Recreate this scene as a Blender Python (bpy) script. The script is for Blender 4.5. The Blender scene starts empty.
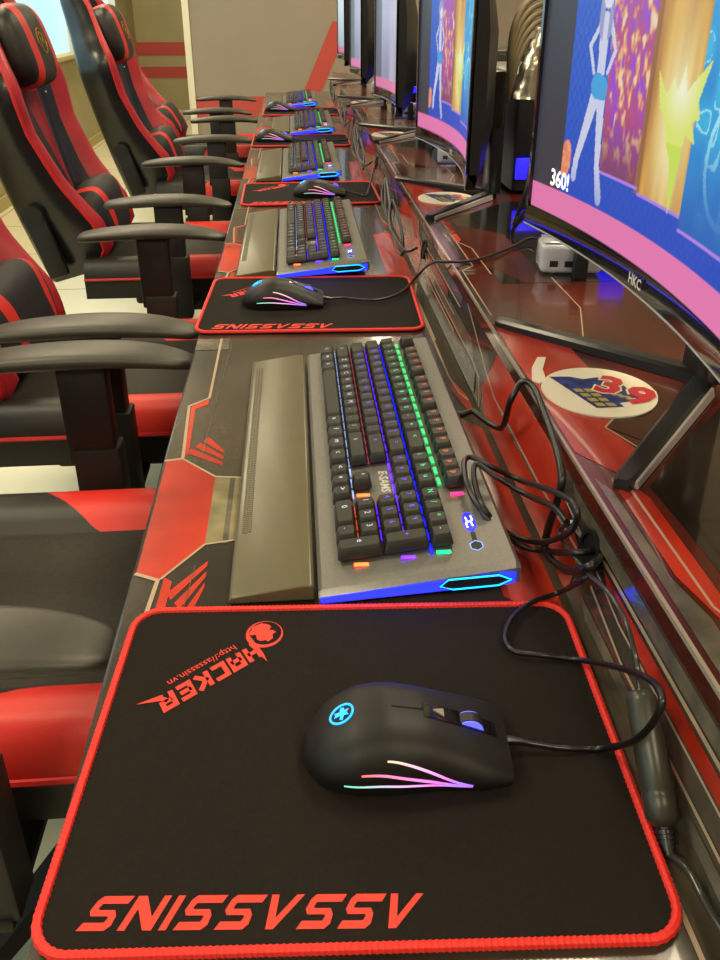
import bpy, bmesh, math, random
from mathutils import Vector, Matrix
random.seed(7)
sc = bpy.context.scene
COL = sc.collection
R = math.radians

# ------------------------------------------------------------------ camera, world, exposure, big lights
FPX, PCX, PCY, HOR, XVP, CAMH = 805., 360., 375., 5., 290., 1.18
TH = math.atan((PCY-HOR)/FPX)
PSI = math.atan((PCX-XVP)*math.cos(TH)/FPX)
FW = Vector((math.sin(PSI)*math.cos(TH), math.cos(PSI)*math.cos(TH), -math.sin(TH)))
RT = Vector((math.cos(PSI), -math.sin(PSI), 0))
UP = RT.cross(FW)
cd = bpy.data.cameras.new('camera')
cam = bpy.data.objects.new('camera', cd); COL.objects.link(cam)
cd.sensor_fit = 'AUTO'; cd.sensor_width = 36; cd.lens = FPX/960*36
cd.shift_y = -(480-PCY)/960
cd.clip_start = .02
cam.matrix_world = Matrix.Translation((0, 0, CAMH)) @ Matrix((RT, UP, -FW)).transposed().to_4x4()
sc.camera = cam
sc.view_settings.view_transform = 'Standard'
sc.view_settings.look = 'None'
sc.view_settings.exposure = 0.0
sc.view_settings.gamma = 1
sc.view_settings.use_curve_mapping = False
w = bpy.data.worlds.new('room_ambient'); sc.world = w; w.use_nodes = True
w.node_tree.nodes['Background'].inputs[0].default_value = (1.0, .86, .62, 1)
w.node_tree.nodes['Background'].inputs[1].default_value = .20
PANEL_W = 26.0          # watts of one ceiling panel
DAYLIGHT = 1.1          # window brightness
ZD, ZS = .75, .845      # desk top, monitor shelf top
DX0, DX1 = -.147, .220  # desk front edge, shelf front edge
P = .84                 # pitch of the computer places
NST = 5

def at(px, py, z):
    d = FW + RT*((px-PCX)/FPX) - UP*((py-PCY)/FPX)
    return Vector((0, 0, CAMH)) + d*((z-CAMH)/d.z)

# ------------------------------------------------------------------ materials
def lin(c):
    if isinstance(c, str):
        c = [int(c[i:i+2], 16)/255 for i in (0, 2, 4)]
    return tuple((v/12.92 if v <= .04045 else ((v+.055)/1.055)**2.4) for v in c)
MATS = {}
def mat(name, c, rough=.5, metal=0, noise=0, scale=20, coat=0, emit=0, bump=0, bscale=200, spec=.5, c2=None, alpha=1, trans=0):
    if name in MATS: return MATS[name]
    m = bpy.data.materials.new(name); m.use_nodes = True
    nt = m.node_tree; b = nt.nodes['Principled BSDF']
    col = lin(c)
    b.inputs['Base Color'].default_value = (*col, 1)
    b.inputs['Roughness'].default_value = rough
    b.inputs['Metallic'].default_value = metal
    b.inputs['Specular IOR Level'].default_value = spec
    if coat:
        b.inputs['Coat Weight'].default_value = coat
        b.inputs['Coat Roughness'].default_value = .04
    if trans: b.inputs['Transmission Weight'].default_value = trans
    tc = nt.nodes.new('ShaderNodeTexCoord')
    if noise or c2:
        n = nt.nodes.new('ShaderNodeTexNoise'); n.inputs['Scale'].default_value = scale; n.inputs['Detail'].default_value = 4
        r = nt.nodes.new('ShaderNodeValToRGB')
        a = lin(c2) if c2 else tuple(v*(1-noise) for v in col)
        r.color_ramp.elements[0].position = .35; r.color_ramp.elements[1].position = .68
        r.color_ramp.elements[0].color = (*a, 1); r.color_ramp.elements[1].color = (*(col if c2 else tuple(min(1, v*(1+noise)) for v in col)), 1)
        nt.links.new(tc.outputs['Object'], n.inputs['Vector']); nt.links.new(n.outputs['Fac'], r.inputs['Fac'])
        nt.links.new(r.outputs['Color'], b.inputs['Base Color'])
    if bump:
        n2 = nt.nodes.new('ShaderNodeTexNoise'); n2.inputs['Scale'].default_value = bscale
        bp = nt.nodes.new('ShaderNodeBump'); bp.inputs['Strength'].default_value = bump; bp.inputs['Distance'].default_value = .001
        nt.links.new(tc.outputs['Object'], n2.inputs['Vector']); nt.links.new(n2.outputs['Fac'], bp.inputs['Height'])
        nt.links.new(bp.outputs['Normal'], b.inputs['Normal'])
    if emit:
        b.inputs['Emission Color'].default_value = (*col, 1); b.inputs['Emission Strength'].default_value = emit
    MATS[name] = m
    return m
def mask_mat(name, ma, mb_):             # two dyes of one cloth, parted along the line mask = 0
    if name in MATS: return MATS[name]
    m = ma.copy(); m.name = name; nt = m.node_tree; b = nt.nodes['Principled BSDF']
    src = b.inputs['Base Color'].links[0].from_socket
    a = nt.nodes.new('ShaderNodeAttribute'); a.attribute_name = 'mask'
    g = nt.nodes.new('ShaderNodeMath'); g.operation = 'GREATER_THAN'; g.inputs[1].default_value = 0
    x = nt.nodes.new('ShaderNodeMix'); x.data_type = 'RGBA'
    nt.links.new(a.outputs['Fac'], g.inputs[0]); nt.links.new(g.outputs[0], x.inputs['Factor'])
    nt.links.new(src, x.inputs['A']); x.inputs['B'].default_value = mb_.node_tree.nodes['Principled BSDF'].inputs['Base Color'].default_value
    nt.links.new(x.outputs['Result'], b.inputs['Base Color'])
    MATS[name] = m; return m
def vcol_mat(name, strength):           # lit pictures and graded LEDs: colour stored on the surface, given off as light
    if name in MATS: return MATS[name]
    m = bpy.data.materials.new(name); m.use_nodes = True
    nt = m.node_tree; b = nt.nodes['Principled BSDF']
    a = nt.nodes.new('ShaderNodeVertexColor'); a.layer_name = 'picture'
    b.inputs['Base Color'].default_value = (.01, .01, .012, 1); b.inputs['Roughness'].default_value = .35
    nt.links.new(a.outputs['Color'], b.inputs['Emission Color']); b.inputs['Emission Strength'].default_value = strength
    MATS[name] = m
    return m
def tile_mat(name, c, mortar, size, rough, msize=.004):
    m = bpy.data.materials.new(name); m.use_nodes = True
    nt = m.node_tree; b = nt.nodes['Principled BSDF']
    tc = nt.nodes.new('ShaderNodeTexCoord'); br = nt.nodes.new('ShaderNodeTexBrick')
    br.offset = 0; br.inputs['Scale'].default_value = 1
    br.inputs['Brick Width'].default_value = size; br.inputs['Row Height'].default_value = size
    br.inputs['Mortar Size'].default_value = msize
    cc = lin(c)
    br.inputs['Color1'].default_value = (*cc, 1); br.inputs['Color2'].default_value = (*[v*.93 for v in cc], 1)
    br.inputs['Mortar'].default_value = (*lin(mortar), 1)
    nt.links.new(tc.outputs['Object'], br.inputs['Vector']); nt.links.new(br.outputs['Color'], b.inputs['Base Color'])
    b.inputs['Roughness'].default_value = rough
    return m

M_floor = tile_mat('cream_floor_tile', 'DAD2B4', '8F866C', .6, .25)
M_ceil = tile_mat('ceiling_tile', 'CFC7B2', '77705F', .6, .8, .008)
M_olive = mat('olive_wall_paint', 'A59A72', .7, noise=.05, scale=3)
M_grey = mat('grey_wall_paint', '93877A', .7, noise=.04, scale=3)
M_redp = mat('red_wall_paint', 'B8453E', .6)
M_cream = mat('cream_trim_paint', 'DFD8C4', .5)
M_blk = mat('black_plastic', '17161A', .38, noise=.1, scale=60)
M_blkm = mat('matte_black_plastic', '141312', .55, noise=.1, scale=40)
M_arm = mat('grey_black_armrest_foam', '3A3731', .42, noise=.12, scale=25, bump=.15, bscale=500)
M_leath = mat('black_leatherette', '1B1815', .48, noise=.15, scale=30, bump=.2, bscale=700)
M_mesh = mat('dark_mesh_fabric', '2A251F', .75, noise=.2, scale=200, bump=.4, bscale=1200)
M_redl = mat('red_leatherette', 'D22A20', .42, noise=.06, scale=12, bump=.1, bscale=600)
M_redd = mat('crimson_fabric', '96172A', .6, noise=.25, scale=14, bump=.15, bscale=600)
M_pip = mat('red_piping_cord', 'C81E1E', .5)
M_gold = mat('gold_thread', 'B58A34', .4, metal=.4)
M_steel = mat('dark_steel', '2B2A2A', .35, metal=.8)
M_desk = mat('printed_dark_panel', '50463B', .2, c2='28221C', scale=5, coat=.35)
M_dred = mat('printed_dark_red_panel', '5C1F16', .2, c2='351812', scale=6, coat=.35)
M_dbr = mat('printed_bright_red_panel', 'C83A26', .2, c2='922416', scale=7, coat=.35)
M_line = mat('printed_pale_line', 'A8917C', .2, coat=.35)
M_lineg = mat('printed_grey_line', '6B6355', .2, coat=.35, c2='45403A', scale=30)
M_tan = mat('printed_khaki_panel', '8A8060', .2, coat=.35, c2='6C644A', scale=30)
M_blkp = mat('printed_black_panel', '3C2E26', .2, coat=.35, c2='2A201B', scale=20)
M_glass_edge = mat('polished_glass_edge', '94897A', .12, spec=.8)
M_pad = mat('black_cloth_pad', '1D1814', .9, spec=.15, noise=.15, scale=400, bump=.3, bscale=1500)
M_stitch = mat('red_stitched_thread', 'D9241A', .6)
M_ink = mat('red_pad_ink', 'DC3426', .7)
M_case = mat('gunmetal_keyboard_case', '7E7B77', .38, metal=.6, noise=.05, scale=300)
M_rest = mat('grey_wrist_rest_plastic', '58523C', .3, noise=.04, scale=60)
M_restt = mat('textured_rest_strip', '6A6450', .5, bump=1, bscale=900)
M_key = mat('black_keycap', '25231F', .42, noise=.06, scale=80)
M_white = mat('white_card', 'E6DCC4', .6)
M_wht = mat('white_print', 'C9C4BC', .5)
M_hub = mat('translucent_white_plastic', 'C9C6D2', .22, trans=.25, coat=.5)
M_cable = mat('black_cable_rubber', '171413', .32)
M_foil = mat('crinkled_silver_foil', 'B9B3A6', .25, metal=.9, bump=1, bscale=60)
M_beige = mat('khaki_cable_sleeve', '7E7258', .5)
M_inline = mat('olive_black_plastic', '35332A', .35)
M_blue = mat('blue_led', '1018FF', .4, emit=7)
M_blueb = mat('pale_blue_led', '8FA8FF', .4, emit=5)
M_cyan = mat('cyan_led', '10A8FF', .4, emit=3)
M_green = mat('green_led_spill', '06D070', .4, emit=3)
M_purple = mat('purple_led_spill', '5A20F0', .4, emit=4)
M_orange = mat('orange_led_spill', 'FF5A28', .4, emit=4)
M_pinkl = mat('pink_led_spill', 'FF2060', .4, emit=4)
M_panel = mat('lit_ceiling_panel', 'FFF0CF', .5, emit=7)
M_sky = mat('daylight_pane', '9CC9DE', .2, emit=DAYLIGHT)
M_foot = mat('dark_stand_plastic', '1B1A1D', .28)
M_footl = mat('pale_edge_reflection', 'B7AEB0', .3, metal=.3)  # light reflected by the foot's side, put into the colour
M_bez = mat('glossy_black_bezel', '0D0D10', .12, coat=.5)

# ------------------------------------------------------------------ mesh helper
class MB:
    def __init__(s): s.v = []; s.f = []; s.m = []; s.k = 0
    def add(s, vs, fs, mi=0, M=None):
        o = len(s.v)
        s.v += [tuple(M @ Vector(p)) if M else tuple(p) for p in vs]
        for i, f in enumerate(fs):
            s.f.append([o+j for j in f]); s.m.append(mi[i] if isinstance(mi, list) else mi)
        return s
    def box(s, x0, x1, y0, y1, z0, z1, mi=0, bev=0, seg=2, M=None):
        if bev:
            bm = bmesh.new(); bmesh.ops.create_cube(bm, size=1)
            for v in bm.verts:
                v.co = Vector(((x0+x1)/2+v.co.x*(x1-x0), (y0+y1)/2+v.co.y*(y1-y0), (z0+z1)/2+v.co.z*(z1-z0)))
            bmesh.ops.bevel(bm, geom=bm.edges[:], offset=bev, segments=seg, affect='EDGES', profile=.5)
            s.bm(bm, mi, M); return s
        v = [(x, y, z) for z in (z0, z1) for y in (y0, y1) for x in (x0, x1)]
        return s.add(v, [(0,2,3,1), (4,5,7,6), (0,1,5,4), (2,6,7,3), (0,4,6,2), (1,3,7,5)], mi, M)
    def bm(s, bm, mi=0, M=None):
        bm.verts.index_update()
        s.add([v.co.copy() for v in bm.verts], [[v.index for v in f.verts] for f in bm.faces], mi, M); bm.free()
    def prism(s, poly, z0, z1, mi=0, M=None):           # polygon in xy, CCW
        n = len(poly)
        return s.add([(x, y, z0) for x, y in poly]+[(x, y, z1) for x, y in poly],
              [list(range(n))[::-1], list(range(n, 2*n))]+[(i, (i+1) % n, n+(i+1) % n, n+i) for i in range(n)], mi, M)
    def rings(s, rs, mi=0, cap=True, close=True, M=None):  # loft closed rings
        n = len(rs[0]); fs = []; mm = []
        for i in range(len(rs)-1):
            for j in range(n if close else n-1):
                fs.append((i*n+j, i*n+(j+1) % n, (i+1)*n+(j+1) % n, (i+1)*n+j)); mm.append(mi(i, j) if callable(mi) else mi)
        if cap:
            fs.append(list(range(n))[::-1]); mm.append(mi(0, 0) if callable(mi) else mi)
            fs.append([(len(rs)-1)*n+j for j in range(n)]); mm.append(mi(len(rs)-2, 0) if callable(mi) else mi)
        return s.add([p for r in rs for p in r], fs, mm, M)
    def tube(s, pts, r, mi=0, n=8, M=None, closed=False):
        pts = [Vector(p) for p in pts]; rs = []; prev = None; N = len(pts)
        for i, p in enumerate(pts):
            if closed: t = (pts[(i+1) % N]-pts[i-1]).normalized()
            else: t = (pts[min(i+1, N-1)]-pts[max(i-1, 0)]).normalized()
            if prev is None:
                a = Vector((0, 0, 1)) if abs(t.z) < .9 else Vector((1, 0, 0))
                u = t.cross(a).normalized()
            else: u = (prev-t*prev.dot(t)).normalized()
            prev = u; q = t.cross(u); rr = r(i) if callable(r) else r
            rs.append([tuple(p+(u*math.cos(2*math.pi*k/n)+q*math.sin(2*math.pi*k/n))*rr) for k in range(n)])
        if closed: rs.append(rs[0])
        return s.rings(rs, mi, cap=not closed, M=M)
    def cyl(s, c, axis, r, h, mi=0, n=20, r2=None, M=None):
        a = Vector(axis).normalized(); c = Vector(c)
        return s.tube([c, c+a*h*.5, c+a*h], (lambda i: r+(r2-r)*i/2) if r2 is not None else r, mi, n, M)
    def ell(s, c, rx, ry, rz, mi=0, nu=24, nv=14, e=1., M=None):   # superellipsoid, mi(x,y,z) may choose material
        sg = lambda v: math.copysign(abs(v)**e, v)
        rs = []
        for i in range(nv+1):
            a = -math.pi/2+math.pi*i/nv; ca, sa = sg(math.cos(a)) if abs(math.cos(a)) > 1e-6 else 0.001, sg(math.sin(a))
            rs.append([(c[0]+rx*ca*sg(math.cos(2*math.pi*j/nu)), c[1]+ry*ca*sg(math.sin(2*math.pi*j/nu)), c[2]+rz*sa) for j in range(nu)])
        if callable(mi):
            f = lambda i, j: mi(*[(rs[i][j][k]+rs[i+1][(j+1) % nu][k])/2-c[k] for k in range(3)])
            return s.rings(rs, f, M=M)
        return s.rings(rs, mi, M=M)
    def strokes(s, lines, t, M, mi=0, closed=False, th=0):  # polylines drawn with thickness in the xy plane of M
        for ln in lines:
            p = [Vector((a, b)) for a, b in ln]; L = []; Rr = []
            for i in range(len(p)):
                d0 = (p[i]-p[i-1]).normalized() if i > 0 else None
                d1 = (p[i+1]-p[i]).normalized() if i < len(p)-1 else None
                d0 = d0 or d1; d1 = d1 or d0
                n0 = Vector((-d0.y, d0.x)); n1 = Vector((-d1.y, d1.x)); nn = n0+n1
                nn = nn/max(.35, nn.dot(n0)) if nn.length > .01 else n0
                L.append(p[i]+nn*t/2); Rr.append(p[i]-nn*t/2)
            n = len(p); s.k += 1; th += 3e-5
            s.add([(q.x, q.y, th) for q in L]+[(q.x, q.y, th) for q in Rr], [(n+i, n+i+1, i+1, i) for i in range(n-1)], mi, M)
        return s
    def text(s, body, size, M, mi=0, shear=0, align='LEFT', bold=0, sp=1):
        cu = bpy.data.curves.new('lettering', 'FONT'); cu.body = body; cu.size = size; cu.shear = shear; cu.align_x = align
        cu.offset = bold; cu.resolution_u = 2; cu.space_character = sp
        ob = bpy.data.objects.new('lettering', cu); COL.objects.link(ob)
        dg = bpy.context.evaluated_depsgraph_get(); me = bpy.data.meshes.new_from_object(ob.evaluated_get(dg))
        s.add([v.co.copy() for v in me.vertices], [list(p.vertices) for p in me.polygons], mi, M)
        bpy.data.objects.remove(ob); bpy.data.curves.remove(cu); bpy.data.meshes.remove(me)
        return s
    def build(s, name, mats, parent=None, smooth=True, ang=35, colors=None, label=None, mask=None):
        me = bpy.data.meshes.new(name); me.from_pydata(s.v, [], s.f); 
        for m in (mats if isinstance(mats, (list, tuple)) else [mats]): me.materials.append(m)
        me.polygons.foreach_set('material_index', s.m)
        if smooth:
            me.polygons.foreach_set('use_smooth', [True]*len(s.f))
            me.set_sharp_from_angle(angle=R(ang))
        if colors:
            a = me.color_attributes.new('picture', 'FLOAT_COLOR', 'POINT')
            a.data.foreach_set('color', [x for c in colors for x in (*c, 1)])
        if mask:
            a = me.attributes.new('mask', 'FLOAT', 'POINT'); a.data.foreach_set('value', mask)
        me.update()
        o = bpy.data.objects.new(name, me); COL.objects.link(o)
        if parent: o.parent = parent
        if label: o['label'] = label
        return o
def spline(pts, n=10):
    pts = [Vector(p) for p in pts]; out = []
    for i in range(len(pts)-1):
        p0, p1, p2, p3 = pts[max(i-1, 0)], pts[i], pts[i+1], pts[min(i+2, len(pts)-1)]
        for k in range(n):
            t = k/n
            out.append(.5*((2*p1)+(p2-p0)*t+(2*p0-5*p1+4*p2-p3)*t*t+(3*p1-p0-3*p2+p3)*t**3))
    out.append(pts[-1]); return out
def interp(tab, x):
    for (a, b), (c, d) in zip(tab, tab[1:]):
        if x <= c: return b+(d-b)*max(0, (x-a))/(c-a)
    return tab[-1][1]
def tag(o, label, cat, group=None):
    o['label'] = label; o['category'] = cat
    if group: o['group'] = group
    return o
def thing(name, label, cat, loc=(0, 0, 0), rz=0, group=None):
    o = bpy.data.objects.new(name, None); COL.objects.link(o); o.empty_display_size = .05
    o.location = loc; o.rotation_euler = (0, 0, rz)
    o.matrix_world = Matrix.Translation(loc) @ Matrix.Rotation(rz, 4, 'Z')
    return tag(o, label, cat, group)
def struct(o): o['kind'] = 'structure'; return o
def local(root, pts):
    i = root.matrix_world.inverted(); return [i @ Vector(p) for p in pts]
def copy_tree(o, parent=None):
    c = o.copy(); COL.objects.link(c)
    if parent: c.parent = parent
    for ch in list(o.children): copy_tree(ch, c)
    return c
ORD = ['nearest the camera', 'second from the camera', 'third from the camera', 'fourth from the camera', 'farthest from the camera']

# ------------------------------------------------------------------ the room
XL, XR, Y0, YE, YP, HC = -1.85, 2.7, -2.6, 10.6, 7.6, 2.7
struct(MB().box(XL-.1, XR+.1, Y0-.1, YE+.1, -.1, 0).build('floor', M_floor, smooth=False))
struct(MB().box(XL-.1, XR+.1, Y0-.1, YE+.1, HC, HC+.1).build('ceiling', M_ceil, smooth=False))
b = MB().box(XL-.1, XL, Y0, YE, 0, .8).box(XL-.1, XL, Y0, YE, 2.3, HC).box(XL-.1, XL, 9.6, YE, .8, 2.3)
struct(b.build('wall_left', M_olive, smooth=False))
win = struct(MB().box(XL-.075, XL-.07, Y0, 9.6, .8, 2.3).build('window_1', M_sky, smooth=False))
b = MB()
for y in (-1.2, .6, 2.4, 4.2, 5.9, 7.7, 9.57): b.box(XL-.07, XL+.0, y, y+.035, .8, 2.3)
b.box(XL-.07, XL, Y0, 9.6, 2.26, 2.3)
b.build('window_frame', M_cream, win, smooth=False)
MB().box(XL-.07, XL+.06, Y0, 9.6, .78, .81).build('window_sill', mat('olive_sill_paint', 'BDB078', .6), win, smooth=False)
struct(MB().box(XL-.1, XR+.1, YE, YE+.1, 0, HC).build('wall_end', M_olive, smooth=False))
struct(MB().box(XL, -.95, YE-.006, YE+.001, .625, .775).box(XL, -.95, YE-.006, YE+.001, .37, .50).build('trim_1', M_redp, smooth=False))
struct(MB().box(-.86, XR, YP, YP+.1, 0, HC).build('wall_partition', M_grey, smooth=False))
struct(MB().box(-.915, -.86, YP-.02, YP+.12, 0, HC).build('trim_2', M_cream, smooth=False))
b = MB().box(-.86, -.1, YP-.006, YP+.001, .27, .44)
b.prism([(.0, .27), (.16, .27), (.52, 1.05), (.36, 1.05)], -.001, .006, M=Matrix.Translation((0, YP, 0)) @ Matrix.Rotation(R(90), 4, 'X'))
struct(b.build('trim_3', M_redp, smooth=False))
struct(MB().box(XR, XR+.1, Y0, YP, 0, HC).build('wall_right', M_grey, smooth=False))
struct(MB().box(XL-.1, XR+.1, Y0-.1, Y0, 0, HC).build('wall_back', M_grey, smooth=False))
struct(MB().box(XL, XL+.012, Y0, YE, 0, .08).build('baseboard_left', mat('olive_baseboard', 'B3A672', .5), smooth=False))

li = 0
for lx, xs in ((-1.35, 'aisle'), (.85, 'far')):
    for ly in (-1.2, 1.2, 3.6, 6.0) + ((8.6,) if lx < 0 else ()):  # last aisle panel is added, out of view, to brighten the end wall
        t = thing('ceiling_light', '', 'ceiling light', (lx, ly, HC), 0, 'square ceiling light panels')
        t['label'] = 'square lit ceiling panel over the %s, %s' % ('chair aisle' if lx < 0 else 'row behind the monitors', ['behind the camera', 'first in front of the camera', 'second in front of the camera', 'nearest the grey partition', 'added beyond the cream post to brighten the end wall'][int((ly+1.2)/2.4+.1)])
        MB().box(-.3, .3, -.3, .3, -.012, -.002).build('diffuser', M_panel, t, smooth=False)
        b = MB()
        for q in ((-.32, -.3, -.32, .32), (.3, .32, -.32, .32), (-.3, .3, -.32, -.3), (-.3, .3, .3, .32)): b.box(q[0], q[1], q[2], q[3], -.02, 0)
        b.build('frame', M_cream, t, smooth=False)
        ld = bpy.data.lights.new('panel_lamp', 'AREA'); ld.energy = PANEL_W; ld.size = .58; ld.color = (1, .85, .57)
        lo = bpy.data.objects.new('panel_lamp', ld); COL.objects.link(lo); lo.parent = t; lo.location = (0, 0, -.03)

# ------------------------------------------------------------------ the desk
YD0, YD1 = -.45, 4.62
desk = thing('gaming_desk', 'long dark desk printed with red panels, with a raised monitor shelf', 'desk', (0, 0, 0))
b = MB().box(DX0, .235, YD0, YD1, ZD-.03, ZD, 0, bev=.003)
b.build('desktop', M_desk, desk, smooth=False)
b = MB()
prof = [(.206, ZD), (.222, ZS-.02), (.235, ZS-.02), (.235, ZD-.001)]
n4 = len(prof)
b.rings([[(x, y, z) for x, z in prof] for y in (YD0, YD1)])
b.build('riser', M_desk, desk, smooth=False)
MB().box(DX1-.002, .78, YD0, YD1, ZS-.02, ZS, 0, bev=.002).build('monitor_shelf', M_dred, desk, smooth=False)
MB().box(DX1-.003, DX1-.0005, YD0, YD1, ZS-.003, ZS+.0006).build('shelf_edge', M_glass_edge, desk, smooth=False, label='pale polished edge of the shelf')
b = MB()
for y in (YD0+.02, 1.215, 2.09, 3.12, 4.20): b.box(DX0+.12, .74, y, y+.03, 0, ZD-.031)
b.box(.70, .72, YD0, YD1, .1, ZD-.03)
b.build('support_panel', M_blkm, desk, smooth=False)
# printed artwork under the glass: flat shapes on desktop, riser and shelf, repeated at each place
pm = [M_dbr, M_line, M_lineg, M_tan, M_blkp, M_dred, mat('printed_gloss_black_panel', '2B231E', .1, c2='1C1613', scale=8, coat=1)]
top = MB(); rz = MB(); sh = MB()
def T(z): return Matrix.Translation((0, 0, z))
PN = [0]
def poly(mb, pts, mi, z):
    PN[0] += 1; z += (PN[0] % 40)*4e-6
    mb.add([(x, y, z) for x, y in pts], [list(range(len(pts)))], mi)
def line(mb, pts, w_, mi, z): mb.strokes([pts], w_, T(z), mi)
def riser_pt(t, y, o=.0006):              # t 0 bottom .. 1 top
    return (.206+.016*t-o, y, ZD+.0+(ZS-.02-ZD)*t)
def rpoly(pts, mi, o=.0006):
    PN[0] += 1; o += (PN[0] % 40)*4e-6; rz.add([riser_pt(t, y, o) for t, y in pts], [list(range(len(pts)))], mi)
def rline(pts, wd, mi, o=.001):
    sub = MB(); sub.strokes([[(t*.075, y) for t, y in pts]], wd, Matrix.Identity(4))
    rz.add([riser_pt(v[0]/.075, v[1], o) for v in sub.v], sub.f, mi)
for k in range(-1, 6):
    y = P*k
    if not (YD0-.2 < y < YD1-1.0): continue
    c = lambda pts: [(px, py+y) for px, py in pts if True]
    poly(top, c([(-.143, .735), (-.143, .552), (-.122, .543), (-.09, .588), (-.09, .70), (-.127, .738)]), 0, ZD+.0003)
    poly(top, c([(-.09, .70), (-.09, .588), (-.02, .60), (-.02, .69)]), 3, ZD+.0003)
    poly(top, c([(-.075, .70), (-.07, .70), (-.07, .588), (-.075, .588)]), 2, ZD+.0005)
    for q in range(3):
        poly(top, c([(-.125+.008*q, .75+.012*q), (-.085, .722+.012*q), (-.085, .728+.012*q), (-.12+.008*q, .759+.012*q)]), 0, ZD+.0003)
        poly(top, c([(-.115+.008*q, .525-.012*q), (-.085, .565-.014*q), (-.085, .558-.014*q), (-.11+.008*q, .517-.012*q)]), 0, ZD+.0003)
    poly(top, c([(-.06, .70), (-.02, .69), (-.02, .74), (-.065, .74)]), 0, ZD+.0003)
    poly(top, c([(-.062, .585), (-.02, .595), (-.02, .55), (-.055, .55)]), 0, ZD+.0003)
    line(top, c([(-.145, .735), (-.127, .738), (-.134, .86), (-.112, .88), (-.112, 1.07)]), .0032, 1, ZD+.0006)
    poly(top, c([(-.131, .86), (-.112, .877), (-.112, .862), (-.126, .852), (-.122, .75), (-.126, .74)]), 0, ZD+.0004)
    line(top, c([(-.127, .738), (-.09, .70), (-.02, .69)]), .0022, 1, ZD+.0006)
    line(top, c([(-.122, .543), (-.09, .588), (-.02, .60)]), .0022, 1, ZD+.0006)
    line(top, c([(-.144, .552), (-.124, .542), (-.13, .46)]), .0036, 1, ZD+.0006)
    poly(top, c([(-.119, .545), (-.123, .46), (-.115, .46), (-.112, .54)]), 0, ZD+.0004)
    poly(top, c([(-.145, 1.03), (-.10, 1.03), (-.10, 1.07), (-.145, 1.07)]), 2, ZD+.0004)
    line(top, c([(-.102, .46), (-.095, .56)]), .0008, 2, ZD+.0006); line(top, c([(-.108, .74), (-.095, 1.07)]), .0008, 2, ZD+.0006)
    # right strip between keyboard and riser
    poly(top, c([(.155, .50), (.198, .46), (.198, .78), (.182, .80), (.155, .78)]), 0, ZD+.0003)
    poly(top, c([(.16, .99), (.186, .84), (.198, .80), (.198, 1.3), (.16, 1.3)]), 4, ZD+.0003)
    line(top, c([(.186, 1.29), (.186, .92), (.190, .87), (.197, .85)]), .0025, 1, ZD+.0006)
    poly(top, c([(.188, .91), (.198, .86), (.198, .80), (.19, .83), (.182, .88)]), 0, ZD+.0004)
    line(top, c([(.198, .455), (.188, .40), (.188, .20)]), .003, 1, ZD+.0006)
    # riser
    rpoly([(.02, .50+y), (.02, .80+y), (.30, .84+y), (.97, .82+y), (.97, .60+y), (.72, .56+y), (.5, .50+y)], 0)
    rpoly([(.30, .84+y), (.32, .87+y), (.97, .99+y), (.97, .82+y)], 4, .0007)
    rpoly([(.38, .60+y), (.38, .75+y), (.44, .79+y), (.44, .62+y)], 2, .0008)
    rpoly([(.02, .86+y), (.34, .88+y), (.34, 1.27+y), (.02, 1.25+y)], 4, .0007)
    rpoly([(.40, .89+y), (.62, .93+y), (.62, 1.29+y), (.40, 1.28+y)], 2, .0007)
    rline([(.02, .83+y), (.34, .86+y), (.38, .90+y), (.38, 1.28+y)], .0022, 1)
    rline([(.5, .50+y), (.44, .62+y), (.44, .79+y), (.55, .84+y), (.97, .99+y)], .0022, 1)
    rline([(.97, .60+y), (.72, .56+y), (.62, .47+y)], .0022, 1)
    rpoly([(.10, .20+y), (.10, .46+y), (.22, .48+y), (.22, .20+y)], 2, .0007)
    rpoly([(.55, .25+y), (.70, .27+y), (.70, .46+y), (.62, .45+y), (.55, .40+y)], 0, .0007)
    rline([(.30, .18+y), (.30, .40+y), (.42, .47+y)], .0024, 1)
    rline([(.76, .18+y), (.76, .47+y), (.62, .52+y)], .0030, 1)
    rline([(.52, .20+y), (.52, .42+y), (.60, .47+y)], .0018, 1)
    rpoly([(.80, .18+y), (.94, .18+y), (.94, .55+y), (.80, .53+y)], 2, .0007)
    # shelf
    poly(sh, c([(.222, .86), (.222, .56), (.245, .525), (.275, .56), (.262, .60), (.295, .63), (.285, .84)]), 0, ZS+.0003)
    line(sh, c([(.245, .525), (.278, .56), (.262, .60), (.292, .635)]), .0018, 1, ZS+.0006)
    poly(sh, c([(.262, .602), (.288, .572), (.30, .60), (.292, .632)]), 5, ZS+.0004)
    poly(sh, c([(.276, .556), (.33, .59), (.30, .60), (.288, .572)]), 4, ZS+.0004)
    poly(sh, c([(.224, .20), (.240, .20), (.240, .36), (.232, .40), (.232, .50), (.224, .52)]), 2, ZS+.0003)
    poly(sh, c([(.245, .36), (.256, .38), (.256, .49), (.245, .52), (.236, .50), (.236, .40)]), 0, ZS+.0003)
    line(sh, c([(.262, .20), (.262, .33), (.246, .37), (.246, .50)]), .0020, 1, ZS+.0006)
    poly(sh, c([(.266, .16), (.66, .16), (.66, .64), (.39, .64), (.262, .505), (.266, .42)]), 6, ZS+.0002)
    line(sh, c([(.226, .88), (.226, 1.06), (.245, 1.08), (.245, 1.34)]), .0018, 1, ZS+.0006)
    line(sh, c([(.222, 1.06), (.245, 1.06)]), .0018, 1, ZS+.0006)
    poly(sh, c([(.219, .88), (.225, .90), (.225, 1.05), (.219, 1.05)]), 4, ZS+.0003)
    poly(sh, c([(.219, 1.07), (.243, 1.09), (.243, 1.36), (.219, 1.36)]), 4, ZS+.0003)
    poly(sh, c([(.255, 1.10), (.30, 1.00), (.33, 1.00), (.33, 1.25), (.255, 1.32)]), 5, ZS+.0003)
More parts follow.
